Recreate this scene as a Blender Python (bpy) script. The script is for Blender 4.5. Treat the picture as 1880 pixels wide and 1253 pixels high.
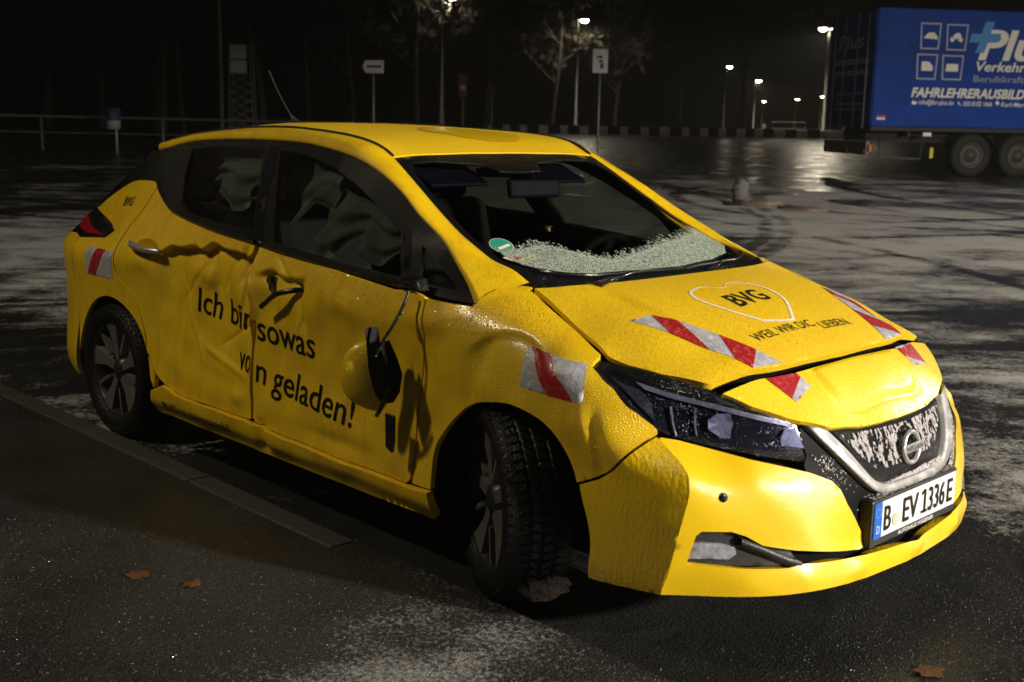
import bpy, bmesh, math, random
import numpy as np
from mathutils import Vector, Matrix
from mathutils.geometry import delaunay_2d_cdt
random.seed(7)
rng = np.random.default_rng(7)
for _o in list(bpy.data.objects):
    bpy.data.objects.remove(_o, do_unlink=True)
scene = bpy.context.scene
COL = scene.collection
R = math.radians

# ---------------------------------------------------------------- camera
CAM_POS = Vector((3.828, -3.260, 1.517))
YAW, PITCH, ROLL = R(135.767), R(10.701), R(1.069)
FWD = Vector((math.cos(PITCH)*math.cos(YAW), math.cos(PITCH)*math.sin(YAW), -math.sin(PITCH)))
_rt = Vector((math.sin(YAW), -math.cos(YAW), 0)); _up = _rt.cross(FWD)
RGT = _rt*math.cos(ROLL)+_up*math.sin(ROLL); UPV = -_rt*math.sin(ROLL)+_up*math.cos(ROLL)
cam = bpy.data.cameras.new('camera'); cam_o = bpy.data.objects.new('camera', cam); COL.objects.link(cam_o)
M = Matrix((RGT, UPV, -FWD)).transposed().to_4x4(); M.translation = CAM_POS
cam_o.matrix_world = M
cam.sensor_width = 36; cam.lens = 2127.5/1880*36
cam.clip_start = .05; cam.clip_end = 2000
cam.dof.use_dof = True; cam.dof.focus_distance = 4.6; cam.dof.aperture_fstop = 4.0
scene.camera = cam_o

# ---------------------------------------------------------------- night sky, street light
world = bpy.data.worlds.new('World'); scene.world = world; world.use_nodes = True
_n = world.node_tree.nodes; _l = world.node_tree.links
_sky = _n.new('ShaderNodeTexSky'); _sky.sky_type = 'NISHITA'; _sky.sun_disc = False
_sky.sun_elevation = R(-6); _sky.sun_rotation = R(200)
_n['Background'].inputs['Strength'].default_value = .02
_l.new(_sky.outputs['Color'], _n['Background'].inputs['Color'])
scene.view_settings.view_transform = 'Standard'; scene.view_settings.look = 'None'
scene.view_settings.gamma = 1; scene.view_settings.exposure = .12
scene.view_settings.use_curve_mapping = False
# street lamps standing round the car park out of the frame: (x, y, height, head colour, watts)
NEAR_LAMPS = [
    ('tall single street lamp ahead of the yellow car, outside the frame', (15.0, 3.8), 4.9, (1.0, .92, .78), 19500, .30),
    ('street lamp on the pavement behind the photographer', (-2.4, -6.0), 7.4, (1.0, .87, .60), 880, .28),
    ('street lamp beside the blue trailer, outside the frame', (5.5, 17.5), 6.5, (1.0, .90, .74), 3000, .15),
]

# ---------------------------------------------------------------- helpers
def mesh_obj(name, verts, faces, mat=None, parent=None, smooth=True):
    me = bpy.data.meshes.new(name)
    me.from_pydata([tuple(map(float, v)) for v in verts], [], [tuple(int(i) for i in f) for f in faces])
    if mat: me.materials.append(mat)
    if smooth: me.polygons.foreach_set('use_smooth', [True]*len(me.polygons))
    me.update()
    o = bpy.data.objects.new(name, me); COL.objects.link(o)
    if parent: o.parent = parent
    return o
def empty(name, loc=(0, 0, 0), rz=0):
    o = bpy.data.objects.new(name, None); COL.objects.link(o)
    o.location = loc; o.rotation_euler = (0, 0, rz); o.empty_display_size = .1
    return o
def tag(o, label, cat, group=None):
    o['label'] = label; o['category'] = cat
    if group: o['group'] = group
    return o
def struct(o):
    o['kind'] = 'structure'; return o
class MB:
    """collects simple shapes, links them as one mesh object"""
    def __init__(s): s.v = []; s.f = []
    def add(s, vs, fs):
        k = len(s.v); s.v += [tuple(v) for v in vs]; s.f += [tuple(i+k for i in f) for f in fs]; return s
    def box(s, a, b, M=None):
        x0, y0, z0 = a; x1, y1, z1 = b
        vs = [Vector(p) for p in ((x0, y0, z0), (x1, y0, z0), (x1, y1, z0), (x0, y1, z0), (x0, y0, z1), (x1, y0, z1), (x1, y1, z1), (x0, y1, z1))]
        if M: vs = [M@v for v in vs]
        return s.add(vs, [(0, 3, 2, 1), (4, 5, 6, 7), (0, 1, 5, 4), (1, 2, 6, 5), (2, 3, 7, 6), (3, 0, 4, 7)])
    def tube(s, pts, rad, n=8, cap=True):
        pts = [Vector(p) for p in pts]
        if not hasattr(rad, '__len__'): rad = [rad]*len(pts)
        rings = []; up = Vector((.12, .31, .94))
        for i, p in enumerate(pts):
            d = (pts[min(i+1, len(pts)-1)]-pts[max(i-1, 0)]).normalized()
            a = d.cross(up)
            if a.length < 1e-4: a = d.cross(Vector((1, 0, 0)))
            a.normalize(); b = d.cross(a)
            rings.append([p+(a*math.cos(t)+b*math.sin(t))*rad[i] for t in [2*math.pi*j/n for j in range(n)]])
        vs = [v for r in rings for v in r]; fs = []
        for i in range(len(rings)-1):
            for j in range(n):
                k = (j+1) % n
                fs.append((i*n+j, i*n+k, (i+1)*n+k, (i+1)*n+j))
        if cap:
            fs.append(tuple(range(n))); fs.append(tuple(range((len(rings)-1)*n, len(rings)*n))[::-1])
        return s.add(vs, fs)
    def lathe(s, prof, n=48, M=None, closed=False):
        """profile of (radius, height) turned about z"""
        vs = []; fs = []
        for r, h in prof:
            for j in range(n):
                t = 2*math.pi*j/n; v = Vector((r*math.cos(t), r*math.sin(t), h))
                vs.append(M@v if M else v)
        m = len(prof)
        for i in range(m if closed else m-1):
            for j in range(n):
                k = (j+1) % n; i2 = (i+1) % m
                fs.append((i*n+j, i*n+k, i2*n+k, i2*n+j))
        return s.add(vs, fs)
    def prism(s, poly, h0, h1, M=None):
        n = len(poly)
        vs = [Vector((p[0], p[1], h0)) for p in poly]+[Vector((p[0], p[1], h1)) for p in poly]
        if M: vs = [M@v for v in vs]
        return s.add(vs, [tuple(range(n))[::-1], tuple(range(n, 2*n))]+[(i, (i+1) % n, (i+1) % n+n, i+n) for i in range(n)])
    def build(s, name, mat, parent=None, smooth=False, bevel=0):
        o = mesh_obj(name, s.v, s.f, mat, parent, smooth)
        if bevel:
            md = o.modifiers.new('bevel', 'BEVEL'); md.width = bevel; md.segments = 2; md.limit_method = 'ANGLE'
        return o

def crom(P, n=8, closed=False):
    """Catmull-Rom through P (k dims)"""
    P = np.array(P, float); m = len(P); out = []
    for i in range(m if closed else m-1):
        p0 = P[(i-1) % m] if closed or i else 2*P[0]-P[1]
        p1 = P[i]; p2 = P[(i+1) % m]
        p3 = P[(i+2) % m] if closed or i < m-2 else 2*P[-1]-P[-2]
        for t in np.arange(n)/n:
            out.append(.5*((2*p1)+(-p0+p2)*t+(2*p0-5*p1+4*p2-p3)*t*t+(-p0+3*p1-3*p2+p3)*t**3))
    if not closed: out.append(P[-1])
    return np.array(out)
def resamp(poly, step):
    """cut the edges of a closed polygon into pieces of about step"""
    out = []; poly = [np.array(p, float) for p in poly]
    for a, b in zip(poly, poly[1:]+poly[:1]):
        n = max(1, int(round(np.linalg.norm(b-a)/step)))
        for i in range(n): out.append(a+(b-a)*i/n)
    return np.array(out)
def inside(poly, Q):
    x, y = Q[:, 0], Q[:, 1]; r = np.zeros(len(Q), bool)
    for (x1, y1), (x2, y2) in zip(poly, np.roll(poly, -1, 0)):
        if y1 == y2: continue
        c = ((y1 > y) != (y2 > y)) & (x < (x2-x1)*(y-y1)/(y2-y1)+x1)
        r ^= c
    return r
def tri2d(outline, step, holes=(), clean=True):
    loops = [resamp(outline, step)]+[resamp(h, step) for h in holes]
    if clean:
        nl = []
        for L in loops:
            keep = [L[0]]
            for p in L[1:]:
                if np.linalg.norm(p-keep[-1]) > step*.12: keep.append(p)
            if np.linalg.norm(keep[0]-keep[-1]) < step*.12: keep.pop()
            nl.append(np.array(keep))
        loops = nl
    B = np.concatenate(loops)
    lo, hi = B.min(0), B.max(0)
    gx = np.arange(lo[0], hi[0], step); gy = np.arange(lo[1], hi[1], step*.866)
    g = np.array([(x+(.5*step if j % 2 else 0), y) for j, y in enumerate(gy) for x in gx])
    if len(g):
        k = inside(loops[0], g)
        for h in loops[1:]: k &= ~inside(h, g)
        g = g[k]
    if len(g):
        ok = np.ones(len(g), bool)
        for i in range(0, len(g), 4000):
            d = ((g[i:i+4000, None, :]-B[None])**2).sum(-1).min(1)
            ok[i:i+4000] = d > (.5*step)**2
        g = g[ok]
    V = np.concatenate([B, g]) if len(g) else B
    E = []; k = 0
    for L in loops:
        n = len(L); E += [(k+i, k+(i+1) % n) for i in range(n)]; k += n
    r = delaunay_2d_cdt([Vector(p) for p in V.tolist()], E, [], 0, 1e-7)
    V2 = np.array([tuple(v) for v in r[0]]); T = np.array([t for t in r[2] if len(t) == 3], int).reshape(-1, 3)
    c = V2[T].mean(1); k = inside(loops[0], c)
    for h in loops[1:]: k &= ~inside(h, c)
    return V2, T[k]
def normals_of(V, T):
    n = np.cross(V[T[:, 1]]-V[T[:, 0]], V[T[:, 2]]-V[T[:, 0]]); N = np.zeros_like(V)
    for i in range(3): np.add.at(N, T[:, i], n)
    return N/(np.linalg.norm(N, axis=1, keepdims=True)+1e-12), n
def panel(name, outline, fn, mat, parent, out, step=.03, thick=.012, holes=(), off=0, both=False):
    """sheet cut out of a surface: outline in the surface's own plane, fn maps it into space, out = outward hint"""
    V2, T = tri2d(outline, step, holes)
    V = fn(V2); N, n = normals_of(V, T)
    if (n.sum(0)@np.array(out)) < 0:
        T = T[:, ::-1]; N = -N
    if off: V = V+N*off
    verts = V.tolist(); faces = T.tolist()
    if thick:
        cnt = {}
        for t in T.tolist():
            for a, b in ((t[0], t[1]), (t[1], t[2]), (t[2], t[0])):
                cnt[(a, b)] = 1
        bd = [(a, b) for a, b in cnt if (b, a) not in cnt]
        mp = {}
        def vv(i):
            if i not in mp:
                mp[i] = (len(verts), len(verts)+1)
                verts.append((V[i]).tolist()); verts.append((V[i]-N[i]*thick).tolist())
            return mp[i]
        for a, b in bd:
            a0, a1 = vv(a); b0, b1 = vv(b); faces.append((b0, a0, a1, b1))
    return mesh_obj(name, verts, faces, mat, parent)
def loft(name, curves, mat, parent, closed=False, smooth=True, flip=False):
    """curves: list of equally long point lists"""
    n = len(curves[0]); v = [p for c in curves for p in c]; f = []
    for i in range(len(curves)-1):
        for j in range(n if closed else n-1):
            k = (j+1) % n
            q = (i*n+j, i*n+k, (i+1)*n+k, (i+1)*n+j)
            f.append(q[::-1] if flip else q)
    return mesh_obj(name, v, f, mat, parent, smooth)
_txt = {}
def text2d(s, shear=0, bold=0, res=3, spacing=1.0):
    key = (s, shear, bold, spacing)
    if key not in _txt:
        c = bpy.data.curves.new('lettering', 'FONT'); c.body = s; c.size = 1; c.shear = shear; c.offset = bold; c.resolution_u = res
        c.space_character = spacing
        o = bpy.data.objects.new('lettering', c); COL.objects.link(o)
        me = bpy.data.meshes.new_from_object(o)
        bpy.data.objects.remove(o, do_unlink=True); bpy.data.curves.remove(c)
        _txt[key] = me
    return _txt[key]
def lettering(name, s, fn, mat, parent, out, org, width, height, angle=0, seg=.02, off=.0025, shear=0, bold=0, cap='H', spacing=1.0, flipx=1, gap=.16):
    """text laid on a surface: org = left end of the baseline in the surface's plane, width = run length, height = cap height"""
    me = text2d(s, shear, bold, 3, spacing); bm = bmesh.new(); bm.from_mesh(me)
    xs = [v.co.x for v in bm.verts]; x0, x1 = min(xs), max(xs)
    capme = text2d(cap, 0, bold); ys = [v.co.y for v in capme.vertices]; ch = max(ys)-min(0, min(ys))
    sx = width/(x1-x0); sy = height/ch; ca, sa = math.cos(angle), math.sin(angle)
    bmesh.ops.triangulate(bm, faces=bm.faces)
    for it in range(3):
        E = [e for e in bm.edges if math.hypot((e.verts[0].co.x-e.verts[1].co.x)*sx, (e.verts[0].co.y-e.verts[1].co.y)*sy) > seg]
        if not E: break
        bmesh.ops.subdivide_edges(bm, edges=E, cuts=1); bmesh.ops.triangulate(bm, faces=bm.faces)
    bm.verts.ensure_lookup_table(); bm.verts.index_update()
    L = np.array([((v.co.x-x0)*sx*flipx, v.co.y*sy) for v in bm.verts])
    T = [[v.index for v in f.verts] for f in bm.faces]; bm.free()
    Q = np.stack([org[0]+L[:, 0]*ca-L[:, 1]*sa, org[1]+L[:, 0]*sa+L[:, 1]*ca], -1)
    V = fn(Q); e = 1e-3
    A = fn(Q+[e, 0])-V; B = fn(Q+[0, e])-V; N = np.cross(A, B); N /= np.linalg.norm(N, axis=1, keepdims=True)+1e-12
    N *= np.where((N@np.array(out)) < 0, -1, 1)[:, None]
    V = V+N*off
    # one object for each word: pieces are joined while the gap between them is narrower than a space
    par = list(range(len(V)))
    def find(i):
        while par[i] != i: par[i] = par[par[i]]; i = par[i]
        return i
    for t in T:
        for j in t[1:]: par[find(t[0])] = find(j)
    root = np.array([find(i) for i in range(len(V))]); xa = L[:, 0]*flipx/sx
    isl = sorted((xa[root == r].min(), xa[root == r].max(), r) for r in set(root.tolist()))
    words, end = [], -9
    for a_, b_, r in isl:
        if a_-end > gap or not words: words.append(set())
        words[-1].add(r); end = max(end, b_)
    o = None
    for wset in words:
        idx = [i for i in range(len(V)) if root[i] in wset]; mp = {k: i for i, k in enumerate(idx)}
        o = mesh_obj(name, V[idx].tolist(), [[mp[j] for j in t] for t in T if root[t[0]] in wset], mat, parent, smooth=False)
    return o

# ---------------------------------------------------------------- materials
def _bump(nt, nodes, kind, scale, strength, dist, prev, vec, thr=None):
    if kind == 'noise':
        t = nodes.new('ShaderNodeTexNoise'); t.inputs['Scale'].default_value = scale; t.inputs['Detail'].default_value = 3; h = t.outputs['Fac']
    else:
        t = nodes.new('ShaderNodeTexVoronoi'); t.inputs['Scale'].default_value = scale; t.feature = 'F1'; h = t.outputs['Distance']
    nt.links.new(vec, t.inputs['Vector'])
    if kind == 'drops':
        mr = nodes.new('ShaderNodeMapRange'); mr.interpolation_type = 'SMOOTHSTEP'
        mr.inputs['From Min'].default_value = .12; mr.inputs['From Max'].default_value = .42
        mr.inputs['To Min'].default_value = 1; mr.inputs['To Max'].default_value = 0
        nt.links.new(h, mr.inputs['Value']); h = mr.outputs['Result']
    b = nodes.new('ShaderNodeBump'); b.inputs['Strength'].default_value = strength; b.inputs['Distance'].default_value = dist
    nt.links.new(h, b.inputs['Height'])
    if prev: nt.links.new(prev, b.inputs['Normal'])
    return b.outputs['Normal']
def mat(name, base, rough=.5, metal=0, coat=0, coat_rough=.08, spec=.5, bump=(), emis=None, var=None, stretch=None, ice=None, grime=None):
    m = bpy.data.materials.new(name); m.use_nodes = True; nt = m.node_tree; nodes = nt.nodes
    p = nodes['Principled BSDF']; p.inputs['Base Color'].default_value = (*base, 1); p.inputs['Roughness'].default_value = rough
    p.inputs['Metallic'].default_value = metal; p.inputs['Coat Weight'].default_value = coat; p.inputs['Coat Roughness'].default_value = coat_rough
    p.inputs['Specular IOR Level'].default_value = spec
    tc = nodes.new('ShaderNodeTexCoord'); vec = tc.outputs['Object']
    if stretch:
        mp = nodes.new('ShaderNodeMapping'); mp.inputs['Scale'].default_value = stretch; nt.links.new(vec, mp.inputs['Vector']); vec = mp.outputs['Vector']
    nrm = None
    for b in bump: nrm = _bump(nt, nodes, *b[:4], nrm, vec)
    if nrm:
        nt.links.new(nrm, p.inputs['Normal'])
        if coat: nt.links.new(nrm, p.inputs['Coat Normal'])
    if var:   # (scale, second colour, lo, hi)
        t = nodes.new('ShaderNodeTexNoise'); t.inputs['Scale'].default_value = var[0]; t.inputs['Detail'].default_value = 6; nt.links.new(vec, t.inputs['Vector'])
        mr = nodes.new('ShaderNodeMapRange'); mr.inputs['From Min'].default_value = var[2]; mr.inputs['From Max'].default_value = var[3]; nt.links.new(t.outputs['Fac'], mr.inputs['Value'])
        mx = nodes.new('ShaderNodeMix'); mx.data_type = 'RGBA'; mx.inputs['A'].default_value = (*base, 1); mx.inputs['B'].default_value = (*var[1], 1)
        nt.links.new(mr.outputs['Result'], mx.inputs['Factor']); nt.links.new(mx.outputs['Result'], p.inputs['Base Color'])
        if len(var) > 4:
            m2 = nodes.new('ShaderNodeMapRange'); m2.inputs['To Min'].default_value = rough; m2.inputs['To Max'].default_value = var[4]
            nt.links.new(mr.outputs['Result'], m2.inputs['Value']); nt.links.new(m2.outputs['Result'], p.inputs['Roughness'])
    if grime:   # (colour, lo, hi, mapping scale): dirt that has run down the panel
        mp = nodes.new('ShaderNodeMapping'); mp.inputs['Scale'].default_value = grime[3]; nt.links.new(tc.outputs['Object'], mp.inputs['Vector'])
        t = nodes.new('ShaderNodeTexNoise'); t.inputs['Scale'].default_value = 1; t.inputs['Detail'].default_value = 7; t.inputs['Roughness'].default_value = .65; nt.links.new(mp.outputs['Vector'], t.inputs['Vector'])
        mr = nodes.new('ShaderNodeMapRange'); mr.inputs['From Min'].default_value = grime[1]; mr.inputs['From Max'].default_value = grime[2]; mr.inputs['To Max'].default_value = .75; nt.links.new(t.outputs['Fac'], mr.inputs['Value'])
        mx = nodes.new('ShaderNodeMix'); mx.data_type = 'RGBA'; mx.inputs['B'].default_value = (*grime[0], 1); nt.links.new(mr.outputs['Result'], mx.inputs['Factor'])
        if p.inputs['Base Color'].links: nt.links.new(p.inputs['Base Color'].links[0].from_socket, mx.inputs['A'])
        else: mx.inputs['A'].default_value = (*base, 1)
        nt.links.new(mx.outputs['Result'], p.inputs['Base Color'])
    if emis:
        p.inputs['Emission Color'].default_value = (*emis[0], 1); p.inputs['Emission Strength'].default_value = emis[1]
    return m
def glass(name, tint, rough=.03, ior=1.45, bump=()):
    m = bpy.data.materials.new(name); m.use_nodes = True; nt = m.node_tree; nodes = nt.nodes; nodes.clear()
    out = nodes.new('ShaderNodeOutputMaterial'); tr = nodes.new('ShaderNodeBsdfTransparent'); tr.inputs['Color'].default_value = (*tint, 1)
    gl = nodes.new('ShaderNodeBsdfGlossy'); gl.inputs['Roughness'].default_value = rough
    # thin pane: the same Schlick reflectance from both sides
    lw = nodes.new('ShaderNodeLayerWeight'); lw.inputs['Blend'].default_value = .5
    pw = nodes.new('ShaderNodeMath'); pw.operation = 'POWER'; nt.links.new(lw.outputs['Facing'], pw.inputs[0]); pw.inputs[1].default_value = 5
    fr = nodes.new('ShaderNodeMath'); fr.operation = 'MULTIPLY_ADD'; nt.links.new(pw.outputs[0], fr.inputs[0]); fr.inputs[1].default_value = .92; fr.inputs[2].default_value = ((ior-1)/(ior+1))**2*1.8
    mx = nodes.new('ShaderNodeMixShader')
    nt.links.new(fr.outputs[0], mx.inputs[0]); nt.links.new(tr.outputs[0], mx.inputs[1]); nt.links.new(gl.outputs[0], mx.inputs[2]); nt.links.new(mx.outputs[0], out.inputs[0])
    if bump:
        tc = nodes.new('ShaderNodeTexCoord'); nrm = None
        for b in bump: nrm = _bump(nt, nodes, *b, nrm, tc.outputs['Object'])
        nt.links.new(nrm, gl.inputs['Normal'])
    return m
YEL = (.83, .54, .004)
MT = {}
MT['paint'] = mat('yellow paint with frozen drops', YEL, .42, coat=.7, coat_rough=.14, bump=[('noise', 6, .03, .02), ('drops', 165, .48, .004), ('noise', 420, .15, .002)], var=(9, (.78, .47, .003), .45, .75), grime=((.50, .27, .004), .50, .85, (20, 20, 2.5)))
MT['paint_ice'] = mat('yellow paint under grainy ice', (.82, .54, .008), .5, coat=.35, coat_rough=.28, bump=[('noise', 4, .02, .02), ('noise', 150, .42, .004), ('drops', 240, .4, .003)], var=(85, (.72, .45, .004), .42, .66))
MT['paint_rough'] = mat('yellow paint under lumpy ice', YEL, .35, coat=.8, coat_rough=.16, bump=[('noise', 95, .55, .008), ('noise', 220, .35, .004)], stretch=(1, 1, .55))
MT['paint_front'] = mat('yellow paint under thin clear ice', (.86, .56, .005), .40, coat=.9, coat_rough=.12, bump=[('noise', 6, .03, .02), ('noise', 180, .14, .002), ('drops', 230, .2, .002)], grime=((.62, .36, .006), .56, .85, (9, 9, 9)))
MT['paint_nose'] = mat('yellow paint under pebbled ice', (.85, .57, .012), .38, coat=.8, coat_rough=.16, bump=[('noise', 110, .35, .004), ('drops', 150, .38, .004)])
MT['black_soft'] = mat('satin black', (.005, .005, .006), .55, spec=.08)
MT['black'] = mat('black trim', (.006, .006, .007), .22, coat=.25, bump=[('drops', 170, .5, .004), ('noise', 300, .2, .002)])
MT['matte'] = mat('matt black', (.008, .008, .008), .8)
MT['void'] = mat('dark inner shell', (.004, .004, .004), .9, spec=.1)
MT['plastic'] = mat('grey black plastic', (.025, .024, .025), .45, bump=[('drops', 220, .5, .003)])
MT['ink'] = mat('black lettering film', (.006, .006, .006), .35, bump=[('drops', 170, .4, .003)])
MT['ink_flat'] = mat('black film lettering', (.006, .006, .006), .5)
MT['red'] = mat('red reflective film', (.36, .012, .016), .38, coat=.4, bump=[('noise', 140, .5, .004)], var=(60, (.48, .12, .13), .52, .78))
MT['white_tape'] = mat('silver reflective film', (.36, .36, .42), .4, coat=.4, bump=[('noise', 140, .5, .004)], var=(45, (.60, .58, .64), .45, .72))
MT['heart'] = mat('white film', (.78, .72, .62), .45, bump=[('noise', 140, .4, .003)])
MT['glass_w'] = glass('windscreen glass', (.34, .37, .34), .04, 1.5)
MT['glass_s'] = glass('side glass with drops', (.46, .52, .48), .05, 1.5, [('drops', 120, .6, .004)])
MT['lens'] = glass('headlamp cover', (.70, .72, .92), .06, 1.5, [('noise', 90, .3, .003)])
MT['chrome'] = mat('frosted bright trim', (.34, .335, .345), .42, metal=.45, bump=[('noise', 130, .45, .004), ('noise', 14, .2, .01)], var=(22, (.52, .50, .50), .45, .7, .6))
MT['silver'] = mat('silver plastic', (.55, .54, .53), .3, metal=.6)
MT['frostwhite'] = mat('frosted lens', (.30, .30, .34), .5, bump=[('noise', 80, .5, .004)], var=(30, (.18, .18, .22), .4, .7))
_ff = MT['frost_film'] = bpy.data.materials.new('thin rime film'); _ff.use_nodes = True; _fn = _ff.node_tree; _fp = _fn.nodes['Principled BSDF']; _fp.inputs['Base Color'].default_value = (.36, .42, .36, 1); _fp.inputs['Roughness'].default_value = .6; _fp.inputs['Alpha'].default_value = .35
MT['frost'] = mat('rime on glass', (.42, .48, .41), .5, spec=.6)
MT['glass_fog'] = glass('side glass iced over', (.42, .52, .46), .3, 1.5)
_nt = MT['glass_fog'].node_tree; _tr = _nt.nodes.new('ShaderNodeBsdfTranslucent'); _tr.inputs['Color'].default_value = (.55, .60, .50, 1); _m2 = _nt.nodes.new('ShaderNodeMixShader'); _m2.inputs[0].default_value = .10
_o = [n for n in _nt.nodes if n.type == 'OUTPUT_MATERIAL'][0]; _m1 = _o.inputs[0].links[0].from_node; _nt.links.new(_m1.outputs[0], _m2.inputs[1]); _nt.links.new(_tr.outputs[0], _m2.inputs[2]); _nt.links.new(_m2.outputs[0], _o.inputs[0])
MT['tyre'] = mat('wet tyre rubber', (.006, .006, .006), .42, spec=.35, bump=[('noise', 110, .6, .006), ('drops', 160, .35, .003)])
MT['mud'] = mat('frozen slush', (.30, .23, .20), .7, bump=[('noise', 90, 1, .01)], var=(35, (.12, .09, .08), .35, .65))
MT['alloy'] = mat('machined alloy', (.20, .195, .19), .42, metal=.6, bump=[('noise', 60, .1, .003)])
MT['alloy_dark'] = mat('black alloy', (.014, .014, .014), .4)
MT['plate'] = mat('white number plate', (.80, .76, .74), .4)
MT['eu_blue'] = mat('blue plate band', (.01, .12, .55), .4)
MT['plate_ink'] = mat('plate black', (.008, .008, .008), .4)
MT['white_ink'] = mat('white print', (.75, .75, .75), .5)
MT['seal'] = mat('plate seal', (.50, .48, .38), .5)
MT['tail_red'] = mat('red lamp lens', (.35, .006, .012), .25, coat=.2, bump=[('drops', 150, .4, .003)])
MT['seat'] = mat('dark seat fabric', (.022, .021, .024), .85)
MT['airbag'] = mat('curtain airbag cloth', (.19, .205, .185), .8, bump=[('noise', 18, .5, .03)])
MT['sticker_g'] = mat('green disc', (.02, .28, .20), .5)
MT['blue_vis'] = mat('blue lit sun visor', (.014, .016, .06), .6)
# ---------------------------------------------------------------- surfaces of the car (metres, car frame: x forward, y left, z up)
class TPS:
    """thin-plate spline through scattered control points; several outputs"""
    def __init__(s, pts, vals, scale=(1, 1), lam=1e-5):
        s.sc = np.array(scale, float); s.P = np.array(pts, float)*s.sc
        V = np.array(vals, float); V = V.reshape(len(V), -1)
        n = len(s.P)
        A = np.zeros((n+3, n+3)); A[:n, :n] = s.k(s.P, s.P)+lam*np.eye(n)
        A[:n, n] = 1; A[:n, n+1:] = s.P; A[n, :n] = 1; A[n+1:, :n] = s.P.T
        b = np.zeros((n+3, V.shape[1])); b[:n] = V
        s.w = np.linalg.solve(A, b)
    @staticmethod
    def k(a, b):
        d2 = ((a[:, None, :]-b[None, :, :])**2).sum(-1)
        return np.where(d2 > 1e-14, .5*d2*np.log(d2+1e-14), 0)
    def __call__(s, q):
        q = np.atleast_2d(np.array(q, float))*s.sc
        n = len(s.P)
        return s.k(q, s.P)@s.w[:n]+s.w[n]+q@s.w[n+1:]

def lerp1(x, xs, ys):
    return float(np.interp(x, xs, ys))

# --- glasshouse side: (x, z) -> half width
def G(x, z):
    x = np.asarray(x, float); z = np.asarray(z, float)
    tap = .035*(np.clip((x-.3)/.8, 0, 9))**2+.095*(np.clip((-.5-x), 0, 9))**2
    e = np.interp(x, [.2, .44, .59, .7, .85, .96, 1.06, 1.2], [0, .034, .048, .055, .067, .072, .09, .09])
    k = np.clip((z-.93)/.20, 0, 1)
    return .838-(z-1.0)*.53+.272*np.clip(z-1, 0, 1)*np.clip(1.42-z, 0, 1)-tap-e*k*k*(3-2*k)

# --- body side: (x, t) -> (half width, z); t is the height, then runs over the fender crown
PLAN_X = [-2.25, -2.15, -2.05, -1.9, -1.7, -1.5, -1.3, -.9, 0, .9, 1.2, 1.4, 1.6, 1.75, 1.85, 1.92, 2.0]
PLAN_Y = [.66, .735, .785, .828, .860, .876, .884, .880, .876, .880, .886, .888, .880, .862, .842, .822, .795]
SEC_T = [.15, .20, .26, .33, .45, .60, .75, .83, .88, .93, 1.0, 1.08, 1.2]
SEC_D = [-.045, -.03, -.008, .0, -.008, -.015, -.011, -.002, .008, -.012, -.042, -.078, -.14]
_sp, _sv = [], []
for _x in (-2.2, -2.1, -2.0, -1.8, -1.55, -1.3, -1.0, -.5, 0, .5, .9, 1.02):
    _p = lerp1(_x, PLAN_X, PLAN_Y)
    for _t, _d in zip(SEC_T, SEC_D):
        _w = lerp1(_t, [.80, .86, .93, 1.0, 1.08], [0, .12, .5, .9, 1])*min(1, max(0, (-1.1-_x)/.35))
        if _t >= 1.08: _w = 1
        _sp.append((_x, _t)); _sv.append(((_p+_d)*(1-_w)+float(G(_x, _t))*_w, _t))
for _x in (1.15, 1.3, 1.45, 1.6):
    _p = lerp1(_x, PLAN_X, PLAN_Y)
    for _t, _d in list(zip(SEC_T, SEC_D))[:6]:
        _sp.append((_x, _t)); _sv.append((_p+_d, _t))
for _x in (1.72, 1.82, 1.9):
    _p = lerp1(_x, PLAN_X, PLAN_Y)
    for _t, _d in ((.16, -.03), (.25, -.005), (.35, 0), (.45, 0), (.53, -.006)):
        _sp.append((_x, _t)); _sv.append((_p+_d, _t))
FEND_T = [.72, .80, .86, .92, .98, 1.04, 1.10, 1.16]
FEND = {1.10: [(.878, .72), (.882, .80), (.880, .86), (.858, .92), (.825, .965), (.785, 1.00), (.74, 1.025), (.69, 1.045)],
        1.22: [(.880, .72), (.877, .80), (.865, .86), (.835, .915), (.79, .955), (.735, .98), (.685, .994), (.63, 1.005)],
        1.334: [(.880, .72), (.872, .80), (.852, .86), (.81, .912), (.757, .942), (.70, .956), (.64, .965), (.58, .97)],
        1.455: [(.878, .72), (.866, .80), (.832, .855), (.785, .892), (.722, .912), (.665, .92), (.60, .925), (.54, .928)],
        1.60: [(.868, .72), (.850, .80), (.805, .842), (.75, .861), (.69, .868), (.63, .87), (.57, .87), (.51, .87)],
        1.70: [(.835, .72), (.79, .79), (.745, .825), (.69, .84), (.63, .845)],
        1.80: [(.777, .708), (.735, .76), (.69, .80), (.64, .81)]}
for _x, _l in FEND.items():
    for _t, _v in zip(FEND_T, _l):
        _sp.append((_x, _t)); _sv.append(_v)
for _x, _y, _z in [(1.864, .76, .648), (1.96, .775, .594), (1.992, .785, .551), (1.989, .795, .476), (1.965, .805, .353), (1.928, .81, .219),
                   (1.671, .80, .802), (1.717, .795, .775), (1.792, .78, .716), (1.849, .745, .674), (1.80, .835, .62), (1.72, .85, .68)]:
    _sp.append((_x, _z)); _sv.append((_y, _z))
S_FIT = TPS(_sp, _sv, (.55, 1), 2e-5)

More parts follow.
